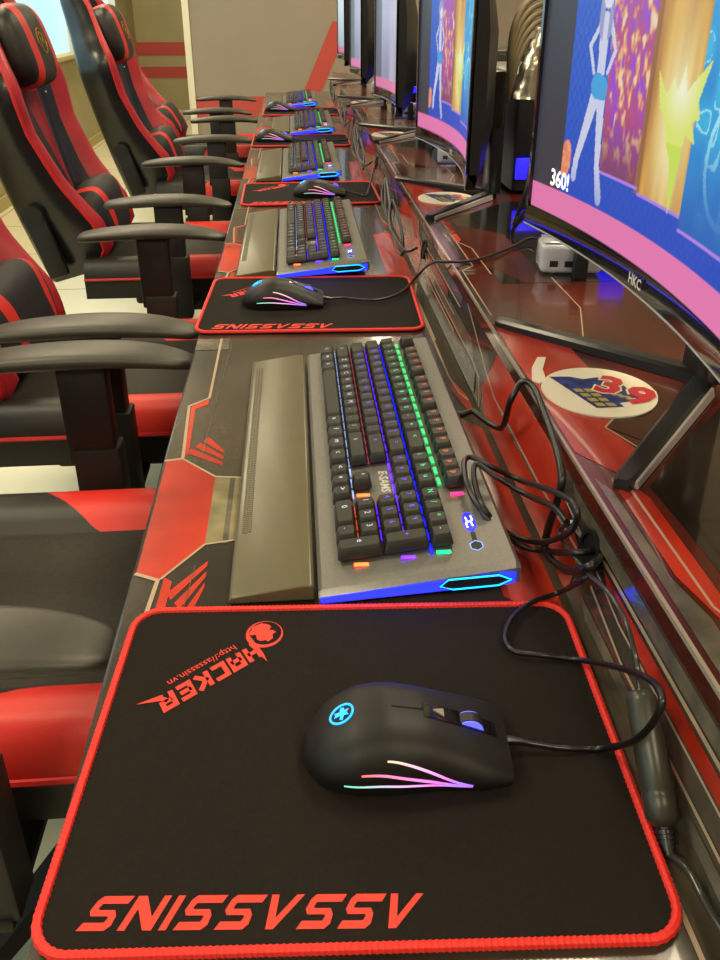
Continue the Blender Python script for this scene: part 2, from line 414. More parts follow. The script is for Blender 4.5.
    line(sh, c([(.31, .80), (.34, .90), (.34, 1.02)]), .0016, 1, ZS+.0006)
    sh.add([], [])
top.build('desktop_print', pm, desk, smooth=False)
rz.build('riser_print', pm, desk, smooth=False)
sh.build('shelf_print', pm, desk, smooth=False)
# cable holes in the riser
for k in range(NST):
    rg = [[riser_pt(.66+r_*.22*math.sin(a), .490+P*k+r_*.0165*math.cos(a), .0012+dz) for a in [2*math.pi*i/24 for i in range(24)]] for r_, dz in ((1, 0), (1, .002), (.8, .002), (.78, -.0002))]
    MB().rings(rg, 0).build('cable_grommet', mat('grommet_black', '070707', .6), desk)

# ------------------------------------------------------------------ mouse pads
pads = [(.026, .368, -3.0), (.018, 1.206, -2.2), (.034, 2.02, .5), (.022, 2.885, 0), (.034, 3.715, 0)]
PW, PD, PT = .334, .253, .004
def rrect(hw, hd, r, n=8, step=None):
    pts = []
    for cx, cy, a0 in ((hw-r, hd-r, 0), (-hw+r, hd-r, 90), (-hw+r, -hd+r, 180), (hw-r, -hd+r, 270)):
        pts += [(cx+r*math.cos(R(a0+90*i/n)), cy+r*math.sin(R(a0+90*i/n))) for i in range(n+1)]
    if step:
        out = []
        for (ax, ay), (bx, by) in zip(pts, pts[1:]+pts[:1]):
            L = math.hypot(bx-ax, by-ay); m_ = max(1, int(L/step))
            out += [(ax+(bx-ax)*i/m_, ay+(by-ay)*i/m_) for i in range(m_)]
        return out
    return pts
GP = {'A': ([(0, 0), (.23, 0), (.56, .68), (.78, 0), (1, 0), (.70, 1), (.47, 1)], 1.0),      # solid outlines
      'S': ([(1, 1), (.18, 1), (.06, .86), (.10, .58), (.24, .41), (.72, .41), (.77, .36), (.73, .23), (-.02, .23), (-.08, 0), (.84, 0), (.95, .14), (.98, .44), (.86, .59), (.35, .59), (.30, .64), (.33, .77), (.94, .77)], 1.0),
      'I': ([(0, 0), (.22, 0), (.22, 1), (0, 1)], .22), 'N': ([(0, 0), (.22, 0), (.22, .62), (.74, 0), (1, 0), (1, 1), (.78, 1), (.78, .38), (.26, 1), (0, 1)], 1.0)}
GL = {
      'H': ([[(.1, 0), (.1, 1)], [(.1, .5), (.9, .5)], [(.9, 0), (.9, 1)]], 1), 'C': ([[(1, .9), (.1, .9), (.1, .1), (1, .1)]], 1),
      'K': ([[(.1, 0), (.1, 1)], [(.95, .98), (.3, .5), (.95, .02)]], 1), 'E': ([[(1, .9), (.1, .9), (.1, .1), (1, .1)], [(.1, .5), (.9, .5)]], 1),
      'R': ([[(.1, 0), (.1, .9), (.9, .9), (.9, .48), (.2, .48)], [(.5, .48), (1, 0)]], 1), 'B': ([[(.1, .9), (.1, 0), (.1, .9), (.9, .9), (.9, .1), (.1, .1)], [(.3, .48), (.9, .48)]], 1)}
GL['A2'] = ([[(.1, 0), (.1, .9), (.9, .9), (.9, 0)], [(.1, .42), (.9, .42)]], 1)
def word(mb, txt, M, h, wd, gap, t, shear, mi=0):
    x = 0
    for ch in txt:
        if ch in GP:
            pl, adv = GP[ch]; mb.add([(x+u*wd+shear*v*h, v*h, 0) for u, v in pl], [list(range(len(pl)))], mi, M); x += adv*wd+gap; continue
        ls, adv = GL[ch]
        for l in ls:
            mb.strokes([[((x+u*wd)+shear*v*h, v*h) for u, v in l]], t, M, mi)
        x += adv*wd+gap
    return x-gap
for k, (cx, cy, rot) in enumerate(pads):
    t = thing('mouse_pad', '', 'mouse pad', (cx, cy, ZD+.0010), R(rot), 'black gaming mouse pads')
    t['label'] = ['large black mouse pad with red border in the foreground', 'black red-edged mouse pad just beyond the nearest keyboard', 'black red-edged mouse pad third from the camera', 'black red-edged mouse pad fourth from the camera, mostly hidden', 'farthest black red-edged mouse pad near the end wall'][k]
    MB().prism(rrect(PW/2-.002, PD/2-.002, .02), 0, PT-.0005).build('cloth', M_pad, t, smooth=False)
    pth = rrect(PW/2-.002, PD/2-.002, .02, 10, .0011 if k == 0 else .004 if k == 1 else .02)
    b = MB(); rr = (lambda i: .0026+.00045*((i % 3) == 0)) if k == 0 else .0027
    b.tube([(x, y, PT-.0008) for x, y in pth], rr, 0, 8, closed=True); b.build('stitched_edge', M_stitch, t)
    if k < 3:
        b = MB(); z = PT-.0002
        M = Matrix.Translation((.034, -.0985, z)) @ Matrix.Rotation(R(179), 4, 'Z')
        word(b, 'ASSASSINS', M, .0175, .0172, .0036, .0041, .42)
        b.build('brand_lettering', M_ink, t, smooth=False)
        b = MB()
        M = Matrix.Translation((-.072, .087, z)) @ Matrix.Rotation(R(219), 4, 'Z')
        word(b, ['H', 'A2', 'C', 'K', 'E', 'R'], M, .0142, .0102, .0034, .0036, .15)
        b.add([(-.002, -.012, 0), (.004, -.001, 0), (.003, .021, .0001), (.0005, .012, .0001)], [(0, 1, 2, 3)], 0, M)
        b.add([(.074, 0, 0), (.078, -.001, 0), (.092, -.004, 0), (.078, .004, 0)], [(0, 1, 2, 3)], 0, M)
        b.text('http://assassin.vn', .0082, M @ Matrix.Translation((.012, -.009, 0)))
        b.build('slogan_lettering', M_ink, t, smooth=False)
        b = MB(); lx, ly = -.0655, .0965
        n = 40
        ro = [(lx+.0138*math.cos(2*math.pi*i/n), ly+.0138*math.sin(2*math.pi*i/n), z) for i in range(n)]
        ri = [(lx+.0005+.0121*math.cos(2*math.pi*i/n), ly+.0012+.0121*math.sin(2*math.pi*i/n), z) for i in range(n)]
        b.add(ro+ri, [(i, (i+1) % n, n+(i+1) % n, n+i) for i in range(n)])
        hd = [(-.010, .002), (-.0105, -.001), (-.0055, -.0005), (-.0045, -.005), (-.002, -.0065), (.001, -.0055), (.003, -.007), (.006, -.004), (.0055, 0), (.008, .002), (.005, .004), (.003, .0035), (.004, .0075), (.0015, .0095), (-.003, .0105), (-.0085, .007)]
        b.add([(lx+x*1.1, ly+y*1.1, z) for x, y in hd], [list(range(len(hd)))[::-1]])
        b.build('round_emblem', M_ink, t, smooth=False)

# ------------------------------------------------------------------ keyboards (built in the user's frame: x right, y away)
U = .01905
KL, KD = .474, .159
def zc(y): return .0145+.0200*y/KD
def keycap(wu, hu=1):
    w_, d_ = wu*U-.0008, hu*U-.0008
    mb = MB(); rs = []
    for z, i, dy in ((0, 0, 0), (.002, .0002, 0), (.0085, .0026, .0006), (.0098, .0034, .0006)):
        hw, hd = w_/2-i, d_/2-i*.8; r = .0018
        rs.append([(x, y+dy, z) for x, y in rrect(hw, hd, r, 2)])
    mb.rings(rs, 0); return mb
ROWS = [  # v row index (0 = space row), list of (u0, width, legend)
 (0, [(0, 1.25, 'c'), (1.25, 1.25, 'w'), (2.5, 1.25, 'a'), (3.75, 6.25, ''), (10, 1.25, 'a'), (11.25, 1.25, 'f'), (12.5, 1.25, 'm'), (13.75, 1.25, 'c'), (15.25, 1, '<'), (16.25, 1, 'v'), (17.25, 1, '>'), (18.5, 2, '0'), (20.5, 1, '.')]),
 (1, [(0, 2.25, 's')]+[(2.25+i, 1, ch) for i, ch in enumerate('ZXCVBNM,./')]+[(12.25, 2.75, 's'), (16.25, 1, '^'), (18.5, 1, '1'), (19.5, 1, '2'), (20.5, 1, '3')]),
 (2, [(0, 1.75, 'c')]+[(1.75+i, 1, ch) for i, ch in enumerate('ASDFGHJKL;_')]+[(12.75, 2.25, 'e'), (18.5, 1, '4'), (19.5, 1, '5'), (20.5, 1, '6')]),
 (3, [(0, 1.5, 't')]+[(1.5+i, 1, ch) for i, ch in enumerate('QWERTYUIOP[]')]+[(13.5, 1.5, '=')]+[(15.25+i, 1, c_) for i, c_ in enumerate('dep')]+[(18.5, 1, '7'), (19.5, 1, '8'), (20.5, 1, '9')]),
 (4, [(i, 1, ch) for i, ch in enumerate('`1234567890-+')]+[(13, 2, '<')]+[(15.25+i, 1, c_) for i, c_ in enumerate('ihu')]+[(18.5, 1, 'N'), (19.5, 1, '/'), (20.5, 1, '*'), (21.5, 1, '-')]),
 (5.35, [(0, 1, 'E')]+[(2+i, 1, 'F') for i in range(4)]+[(6.5+i, 1, 'F') for i in range(4)]+[(11+i, 1, 'F') for i in range(4)]+[(15.25+i, 1, 'p') for i in range(3)])]
LEG = [M_blueb, M_blueb, M_orange, M_purple, M_green, M_orange]
ROWLEG = {0: 0, 1: 1, 2: 3, 3: 3, 4: 4, 5.35: 5}
legend_m = [mat('legend_white', 'B9C4E8', .5, emit=.55), mat('legend_pale', 'AEB6DC', .5, emit=.55), mat('legend_orange', 'D87A50', .5, emit=.5),
            mat('legend_violet', '5A48E8', .5, emit=.7), mat('legend_green', '30D89A', .5, emit=.7), mat('legend_red', 'E8604A', .5, emit=.6)]
KX0, KY0 = -.2215, .0165
tilt = math.atan(.020/KD)
def make_keyboard():
    t = thing('keyboard', '', 'keyboard', (0, 0, 0), R(-90), 'gunmetal gaming keyboards')
    # case: wedge with chamfered side ends
    pr = [(0.0, .003), (0.0, zc(0)-.003), (.003, zc(0)), (KD-.004, zc(KD)), (KD, zc(KD)-.004), (KD, .016), (KD-.012, .014)]
    b = MB(); rs = []
    for x, sc_ in ((-KL/2, .0), (-KL/2+.004, 1), (KL/2-.004, 1), (KL/2, 0)):
        rs.append([(x, y, z if sc_ else min(z, zc(max(0, y))-.005)) for y, z in pr])
    b.rings(rs, 0); b.build('case', M_case, t, ang=25)
    b = MB()
    for x in (-.19, .19): b.box(x-.012, x+.012, KD-.03, KD-.018, 0, .016, bev=.001); b.box(x-.012, x+.012, .012, .024, 0, .006)
    b.build('foot', M_blkm, t)
    # keys
    n = 0; extra = MB(); protos = {}
    allk = [(r, u, wd, 1, lg) for r, ks in ROWS for u, wd, lg in ks]
    allk += [(0, 21.5, 1, 2, 'e'), (2, 21.5, 1, 2, '+')]
    allk.sort(key=lambda q: -q[1])
    for r, u, wd, hu, lg in allk:
        y = KY0+(r+hu/2)*U; x = KX0+(u+wd/2)*U
        key = (wd, hu, lg, ROWLEG[r])
        M = Matrix.Translation((x, y, zc(y)+.0035)) @ Matrix.Rotation(tilt, 4, 'X')
        def kmesh():
            mb = keycap(wd, hu)
            if lg: mb.text(lg, .0074 if lg.isupper() or lg.isdigit() else .0078, Matrix.Translation((-.0028-(wd-1)*.004, -.0012, .01005)), 1)
            return mb
        n += 1
        if n <= 100:
            o = kmesh().build('key', [M_key, legend_m[ROWLEG[r]]], t, ang=50); o.matrix_local = M
        else:
            mb = kmesh(); extra.add(mb.v, mb.f, 0, M)
    if extra.v:
        o = extra.build('key_group', M_key, t); o['kind'] = 'stuff'
    # backlight glowing between the rows
    def strip(v, mi, u0=0, u1=22.5, wd=.0022):
        y = KY0+v*U
        b = MB(); q = u0
        while q < u1-.2:
            b.box(KX0+(q+.08)*U, KX0+(q+.72)*U, y-wd/2, y+wd/2, zc(y)+.0002, zc(y)+.0022); q += 1
        return b.build('backlight_strip', mi, t, smooth=False)
    strip(1, mat('white_led', '9FB4F0', .4, emit=.9), 0, 17.3)
    strip(2, mat('rose_led', 'B04058', .4, emit=.9), 0, 15)
    SP, SB, SG = mat('violet_backlight', '5A20F0', .4, emit=2), mat('blue_backlight', '1018FF', .4, emit=3), mat('green_backlight', '06C068', .4, emit=.9)
    strip(3, SP, 0, 18.3); strip(4, SB); strip(5.17, SG, 0, 18.2, .0034)
    strip(2, SP, 18.5, 21.4); strip(1, mat('orange_backlight', 'E04A20', .4, emit=1), 18.5, 21.4); strip(3, SP, 18.5, 21.4)
    for v, m_, u in ((1.0, M_orange, 22.62), (3.0, M_purple, 22.62), (4.5, M_green, 22.62), (5.85, M_pinkl, 18.5), (1.5, M_orange, 17.45)):  # backlight spilling past the keys, put in as small glowing blocks
        y = KY0+v*U
        MB().box(KX0+u*U, KX0+u*U+.0038, y-.006, y+.006, zc(y)+.0002, zc(y)+.0016, bev=.0006).build('key_glow', m_, t)
    # side light bar on the right end, with a hexagonal frame
    b = MB(); xe = KL/2
    prf = [(.002, .0055), (.002, zc(0)-.0045), (KD-.03, zc(KD)-.010), (KD-.004, zc(KD)-.009), (KD-.004, .0165), (KD-.012, .0145)]
    b.rings([[(x, y, z) for y, z in prf] for x in (xe-.001, xe+.0012)], 0)
    b.build('side_light_bar', M_blue, t, smooth=False)
    b = MB(); hx = [(KD-.064, .018), (KD-.058, .024), (KD-.018, .0262), (KD-.008, .0215), (KD-.018, .0165), (KD-.054, .0145)]
    b.rings([[(x, y, z-.0005) for y, z in hx] for x in (xe+.0008, xe+.0034)], 0)
    b.build('side_vent', M_blkm, t, smooth=False)
    b = MB(); b.tube([(xe+.0034, y, z-.0005) for y, z in hx], .0007, 0, 6, closed=True); b.build('vent_outline', M_cyan, t)
    # top right emblem: blue oval with a letter, a short stem and a hexagon
    def onc(pts): return [(x, y, zc(y)+.0004) for x, y in pts]
    ex, ey = .176, KY0+5.95*U
    b = MB(); b.add(onc([(ex+.014*math.cos(a), ey+.0052*math.sin(a)) for a in [2*math.pi*i/20 for i in range(20)]]), [list(range(20))], 0)
    b.build('emblem_light', mat('deep_blue_led', '1416FF', .4, emit=4), t, smooth=False)
    b = MB(); M = Matrix.Translation((ex, ey, zc(ey)+.0008)) @ Matrix.Rotation(tilt, 4, 'X')
    b.strokes([[(-.008, .0026), (-.0015, .0030), (-.0005, .0012), (.007, .0020)], [(-.007, -.0022), (0, -.0014), (.0015, -.003), (.008, -.0028)], [(-.0003, .0018), (.0006, -.0018)]], .0012, M)
    b.build('emblem_letter', mat('white_led_bright', 'E6EDFF', .4, emit=3), t, smooth=False)
    b = MB(); hxx = [(ex+.033+.0065*math.cos(a), ey-.0005+.0055*math.sin(a)) for a in [2*math.pi*i/6 for i in range(6)]]
    stem = [(ex+.014, ey+.002), (ex+.014, ey-.002), (ex+.028, ey-.0025), (ex+.028, ey+.0015)]
    b.add(onc(hxx), [list(range(6))]); b.add(onc(stem), [list(range(4))[::-1]])
    b.build('emblem_base', M_blkm, t, smooth=False)
    b = MB(); b.tube([(x, y, z+.0002) for x, y, z in onc(hxx)], .0005, 0, 6, closed=True); b.build('emblem_outline', mat('pale_outline_led', '7FA0E8', .4, emit=.8), t)
    b = MB(); M = Matrix.Translation((KX0+15.55*U, KY0+2.42*U, zc(KY0+2.4*U)+.0004)) @ Matrix.Rotation(tilt, 4, 'X')
    b.text('E-SAMS', .0115, M, shear=.25, bold=.0002); b.build('brand_lettering', M_wht, t, smooth=False)
    # wrist rest in front of the case
    wr = [(-.0705, .002), (-.0705, .006), (-.068, .0085), (-.012, .0165), (-.005, .0165), (-.003, .014), (-.003, .002)]
    b = MB(); b.rings([[(x, y, z) for y, z in wr] for x in (-.2300, .2300)], 0)
    o = b.build('wrist_rest', M_rest, t, ang=40)
    bv = o.modifiers.new('edge', 'BEVEL'); bv.width = .0012; bv.segments = 2
    b = MB(); Ms = Matrix.Translation((0, -.0605, .0098)) @ Matrix.Rotation(math.atan(.008/.056), 4, 'X')
    for i in range(3):
        for q in range(110):
            b.box(-.205+q*.0032+(i % 2)*.0016, -.205+q*.0032+(i % 2)*.0016+.0022, -.004+i*.003, -.004+i*.003+.0022, -.0002, .0005, M=Ms)
    b.build('texture_band', M_restt, o, smooth=False)
    return t
kb0 = make_keyboard()
kb_pos = [(.007, .735, 0), (-.038, 1.566, 0), (-.036, 2.408, 0), (-.014, 3.245, 0), (-.05, 4.085, 0)]
kl = ['grey mechanical keyboard with multicoloured backlight, nearest the camera', 'second glowing keyboard, beyond the mouse pad with the red-purple lit mouse',
      'third glowing keyboard along the desk, with blue lit end', 'fourth glowing keyboard along the desk, with blue lit end', 'farthest small keyboard at the end of the desk']
kbs = []
for k, (x, y, r) in enumerate(kb_pos):
    o = kb0 if k == 0 else copy_tree(kb0)
    o.location = (x, y, ZD+.0007); o.rotation_euler.z = R(-90+r); o['label'] = kl[k]
    kbs.append(o)

# ------------------------------------------------------------------ mice
ML = .126
WT = [(0, .004), (.03, .016), (.1, .0265), (.25, .0325), (.45, .0325), (.65, .030), (.85, .0305), (.96, .029), (1, .026)]
HT = [(0, .008), (.03, .016), (.1, .025), (.25, .036), (.4, .0395), (.6, .035), (.8, .025), (.95, .0165), (1, .012)]
def smooth_tab(tab, x):
    return sum(interp(tab, min(1, max(0, x+d)))*wt for d, wt in ((-.04, .25), (0, .5), (.04, .25)))
def mouse_pt(s, a, o=0):          # s 0 rear .. 1 front, a angle 0 right .. pi left
    w_, h = smooth_tab(WT, s)*1.09+o, smooth_tab(HT, s)+o
    c_, s_ = math.cos(a), max(0, math.sin(a))
    x = math.copysign(abs(c_)**.75, c_)*w_*(1-.12*(s_ < .25)*(1-s_/.25))
    return Vector((x, -ML/2+ML*s, .0015+s_**.72*h))
def mouse_xy(s, x, o=0):          # point on the top surface at half-width fraction x
    return mouse_pt(s, math.acos(max(-1, min(1, math.copysign(abs(x)**(1/.75), x)))), o)
def make_mouse():
    t = thing('computer_mouse', '', 'computer mouse', (0, 0, 0), R(-90), 'black gaming mice')
    n = 26; b = MB(); ss = [i/34 for i in range(35)]
    rs = [[mouse_pt(s, math.pi*j/n) for j in range(n+1)] for s in ss]
    b.rings(rs, 0); b.build('shell', mat('soft_black_coating', '141210', .5, spec=.35, noise=.08, scale=40), t, ang=50)
    # strip down the middle with the split line
    b = MB()
    rs = [[mouse_xy(s, x, .0005) for x in (-.16, -.08, 0, .08, .16)] for s in [.585+.36*i/14 for i in range(15)]]
    b.rings(rs, 0, cap=False, close=False); b.build('centre_strip', M_bez, t)
    b = MB(); b.tube([mouse_xy(.43+.16*i/8, 0, .0001) for i in range(9)], .0005, 0, 6)
    b.tube([mouse_xy(.57+.08*i/8, -.17*math.sin(math.pi*i/16), .0002) for i in range(9)], .0004, 0, 6)
    b.build('button_seam', mat('seam_black', '060606', .8), t)
    b = MB(); c0 = [mouse_xy(.63, 0, .0018), mouse_xy(.685, .085, .0018), mouse_xy(.685, -.085, .0018)]
    c1 = [mouse_xy(.63, 0, .0), mouse_xy(.685, .085, .0), mouse_xy(.685, -.085, .0)]
    b.rings([c1, c0], 0); b.build('sensitivity_button', mat('grey_button', '8C877C', .4), t, smooth=False)
    wc = mouse_xy(.81, 0, -.0048)
    b = MB(); b.cyl(wc+Vector((-.0032, 0, 0)), (1, 0, 0), .0095, .0064, 0, 28); b.build('scroll_wheel', M_blkm, t)
    b = MB(); b.cyl(wc+Vector((.0033, 0, 0)), (1, 0, 0), .0088, .0010, 0, 28); b.cyl(wc+Vector((-.0043, 0, 0)), (1, 0, 0), .0088, .0010, 0, 28)
    b.build('wheel_light', mat('violet_blue_led', '5B5CFF', .4, emit=1.6), t)
    # glowing emblem on the palm rest
    def patch(s0, x0, rs_, rx, poly_, o=.0004):
        return [mouse_xy(s0+u*rs_, x0+v*rx, o) for u, v in poly_]
    circ = [(math.cos(2*math.pi*i/24), math.sin(2*math.pi*i/24)) for i in range(24)]
    b = MB(); b.tube(patch(.19, -.02, .055, .20, circ), .0007, 0, 6, closed=True)
    sp = [(.1, .9), (-.2, .7), (-.1, .25), (-.75, .3), (-.6, -.1), (-.8, -.35), (-.2, -.25), (-.1, -.75), (.25, -.6), (.3, -.25), (.75, -.3), (.5, .1), (.75, .45), (.25, .35)]
    b.add(patch(.19, -.02, .048, .175, sp, .0009), [list(range(len(sp)))])
    b.build('emblem_light', mat('azure_led', '20A0FF', .4, emit=1.5), t)
    # three light slits down the right side, colour running from rear to front
    for q, (s0, a0, a1, c0) in enumerate(((.40, 37, 13, (1, .72, .42)), (.28, 24, 10, (1, .2, .2)), (.20, 12, 7.5, (.15, .8, .5)))):
        b = MB(); pts = []; cols = []
        m_ = 18
        for i in range(m_+1):
            f = i/m_; e = f*f*(3-2*f)
            pts.append(mouse_pt(s0+(.80-s0)*f, R(a0+(a1-a0)*e), .0001))
        b.tube(pts, lambda i: .0008*(.35+.65*math.sin(math.pi*min(1, .1+.9*i/m_))**.5), 0, 6)
        for i in range(m_+1):
            f = i/m_; m2 = (1, .08, .8) if f < .75 else (.45, .15, 1)
            g = min(1, f*1.4); hot = .15*math.sin(math.pi*f)
            c = [c0[z]*(1-g)+m2[z]*g+hot for z in range(3)]
            cols += [c]*6
        b.build('side_light', vcol_mat('graded_led', 1.3), t, colors=cols)
    b = MB(); b.tube([(0, ML/2-.003, .009), (0, ML/2+.004, .009), (0, ML/2+.014, .007)], lambda i: .0034-.0006*i, 0, 10); b.build('cable_sleeve', M_cable, t)
    return t
ms0 = make_mouse()
mouse_pos = [(.056, .356, -93), (-.026, 1.20, -93), (.056, 1.985, -90), (-.072, 2.87, -92), (-.06, 3.74, -90)]
mlab = ['black mouse with three coloured light slits on the foreground pad', 'black mouse with purple lit slits on the second mouse pad', 'black mouse with blue-green glow on the third mouse pad',
        'small black mouse with pink glow on the fourth mouse pad', 'tiny farthest black mouse with pale glow by the end keyboard']
mice = []
for k, (x, y, r) in enumerate(mouse_pos):
    o = ms0 if k == 0 else copy_tree(ms0)
    o.location = (x, y, ZD+.0045); o.rotation_euler.z = R(r); o['label'] = mlab[k]
    o.matrix_world = Matrix.Translation(o.location) @ Matrix.Rotation(R(r), 4, 'Z')
    mice.append(o)

# ------------------------------------------------------------------ monitors
MHW, MZ0, MZ1 = .278, .936, 1.262       # half width, underside, top
XC, CR = .312, 1.25
def mx(dy, off=0): return XC-dy*dy/(2*CR)+off
def hsh(*a):
    v = math.sin(sum(x*y for x, y in zip(a, (12.9898, 78.233, 37.719))))*43758.5453
    return v-math.floor(v)
def vn(x, y):
    i, j = math.floor(x), math.floor(y); fx, fy = x-i, y-j; fx = fx*fx*(3-2*fx); fy = fy*fy*(3-2*fy)
    return (hsh(i, j)*(1-fx)+hsh(i+1, j)*fx)*(1-fy)+(hsh(i, j+1)*(1-fx)+hsh(i+1, j+1)*fx)*fy
def inpoly(p, x, y):
    r = False
    for i in range(len(p)):
        x0, y0 = p[i-1]; x1, y1 = p[i]
        if (y0 > y) != (y1 > y) and x < (x1-x0)*(y-y0)/(y1-y0)+x0: r = not r
    return r
def seg(x, y, x0, y0, x1, y1):
    dx, dy = x1-x0, y1-y0; t = max(0, min(1, ((x-x0)*dx+(y-y0)*dy)/(dx*dx+dy*dy)))
    return math.hypot(x-x0-dx*t, y-y0-dy*t), t
def mix(a, b_, t): return tuple(p*(1-t)+q*t for p, q in zip(a, b_))
def hx(s): return [int(s[i:i+2], 16)/255 for i in (0, 2, 4)]
burst = [(.36, 1.07)]
burst = [(.243, 1.130), (.263, 1.111), (.274, 1.126), (.284, 1.116), (.292, 1.138), (.301, 1.117), (.311, 1.125), (.338, 1.143), (.324, 1.112), (.331, 1.099), (.318, 1.096), (.329, 1.080), (.309, 1.085),
         (.306, 1.060), (.299, 1.018), (.288, 1.060), (.275, 1.074), (.268, 1.091), (.254, 1.100)]
def pic(d, z):                            # d: metres from the far (user's left) side, z height
    if z < .990: return hx('F07FB8') if z > .9605 else hx('0A0A0C')
    if d < .062+.0*z: return mix(hx('3A3845'), hx('2B2A36'), (z-.99)*3)
    c = hx('1C52C4') if (int(d/.006)+int(z/.008)) % 2 else hx('2360D6')
    c = mix(hx('1848C4'), c, min(1, .35+(z-.99)*7))
    # three tall panels with stepped lower edges
    sl = (z-1.03)*.05
    if d > .148-sl*1.2 and d < .232+sl*0 and z > 1.027:
        n = vn(d*110, z*46)*.65+vn(d*260, z*130)*.35; m = vn(d*130+9, z*60)*.6+vn(d*300, z*170)*.4
        c = mix(hx('C24E80'), hx('9A48E0'), max(0, min(1, n*2-.5)))
        if m > .52: c = mix(c, hx('F0A468'), min(1, (m-.52)*7))
        if m > .66: c = mix(c, hx('F6DCB8'), min(1, (m-.66)*9))
        c = mix(hx('7E3F64'), c, min(1, (z-1.027)*14+.15))
    if d > .226 and d < .3225 and z > 1.022:
        n = vn(d*120, z*9); c = mix(hx('A8622A'), hx('EDB84A'), n)
        g = math.exp(-((d-.285)**2/.0012+(z-1.09)**2/.006)); c = mix(c, hx('FFF7C0'), min(1, g))
        if d < .236: c = mix(c, hx('8A5A48'), .6)
    if d >= .3225 and z > 1.012:
        n = vn(d*70, z*40); c = mix(hx('1488D8'), hx('3CC8F0'), n)
        if abs(math.hypot(d-.395, (z-1.075)*.9)-.04) < .0025 or (n > .62 and n < .66): c = hx('A6F0FF')
        c = mix(hx('1A66C0'), c, min(1, (z-1.012)*12))
    for x0, x1, zz in ((.148, .232, 1.027), (.232, .3225, 1.022), (.3225, .55, 1.012)):
        if x0 <= d <= x1 and abs(z-zz) < .0016: c = hx('B88AF0')
    if inpoly(burst, d, z): c = mix(hx('E6F07A'), hx('FFFFE8'), max(0, 1-math.hypot(d-.292, z-1.118)*28))
    if inpoly(burst, d, z) and z < 1.075: c = mix(c, hx('CDEB58'), .8)
    # a plain long-legged standing figure
    sk = hx('D6DAF2')
    for x0, y0, x1, y1, w0, w1 in ((.121, 1.098, .094, 1.030, .011, .006), (.133, 1.098, .141, 1.030, .010, .006), (.094, 1.03, .092, 1.012, .006, .007), (.141, 1.03, .152, 1.000, .006, .008),
                                   (.125, 1.165, .127, 1.115, .011, .009), (.117, 1.163, .099, 1.142, .004, .0035), (.099, 1.142, .112, 1.118, .0035, .003), (.138, 1.163, .152, 1.14, .004, .0035), (.152, 1.14, .140, 1.12, .0035, .003)):
        ds, t = seg(d, z, x0, y0, x1, y1)
        if ds < (w0+(w1-w0)*t)*.85: c = mix(sk, hx('A9B6E6'), max(0, (1.03-z)*30) if z < 1.03 else 0)
    if seg(d, z, .122, 1.106, .132, 1.104)[0] < .0125 and z > 1.094: c = hx('3FA8E8')
    if seg(d, z, .126, 1.16, .124, 1.195)[0] < .013 and (d < .121 or d > .131 or z > 1.185): c = hx('9EA0CE')
    if (d-.127)**2+(z-1.185)**2 < .009**2: c = hx('E8E2F4')
    # flame badge
    if seg(d, z, .067, 1.022, .072, 1.040)[0] < .0145*(1-(z-1.02)*20 if z > 1.022 else 1): c = mix(hx('F07048'), hx('F6B890'), vn(d*300, z*300))
    return c
def pic_grey(d, z):
    if z < .990: return hx('E884B4') if z > .9605 else hx('0A0A0C')
    if d < .062: return hx('6E7480')
    n = vn(d*16, z*3); m = vn(d*9+5, z*7)
    return mix(mix(hx('7E86A6'), hx('C9C3DC'), n), hx('D8D2EA'), max(0, min(1, (z-1.03)*7))*m)
def pic_pale(d, z):
    if z < .990: return hx('E07AA6') if z > .9605 else hx('0A0A0C')
    return mix(hx('A8C0CC'), hx('DCEAF0'), max(0, min(1, (z-1.0)*6)))
def make_screen(fn, nu, nv):
    b = MB(); vs = []; cols = []; z0, z1 = .960, MZ1-.010; hw = MHW-.008
    for j in range(nv+1):
        z = z0+(z1-z0)*j/nv
        for i in range(nu+1):
            d = 2*hw*i/nu; dy = hw-d
            vs.append((mx(dy, -.0008), dy, z)); cols.append(lin(fn(d, z)))
    fs = [(j*(nu+1)+i, j*(nu+1)+i+1, (j+1)*(nu+1)+i+1, (j+1)*(nu+1)+i) for j in range(nv) for i in range(nu)]
    b.add(vs, fs); return b, cols
def lift(b, dz): b.v = [(x, y, z-dz) for x, y, z in b.v]; return b
mlb = ['nearest curved monitor showing a blue and gold game picture with a pink band', 'second curved monitor with blue picture and pink band, beyond the nearest', 'third curved monitor with a washed-out grey lilac picture',
       'fourth curved monitor, a narrow grey screen seen edge-on', 'farthest monitor with a pale blue screen']
mon_y = [.68, 1.525, 2.365, 3.20, 4.04]; mon_x = [0, -.015, -.025, -.045, -.05]
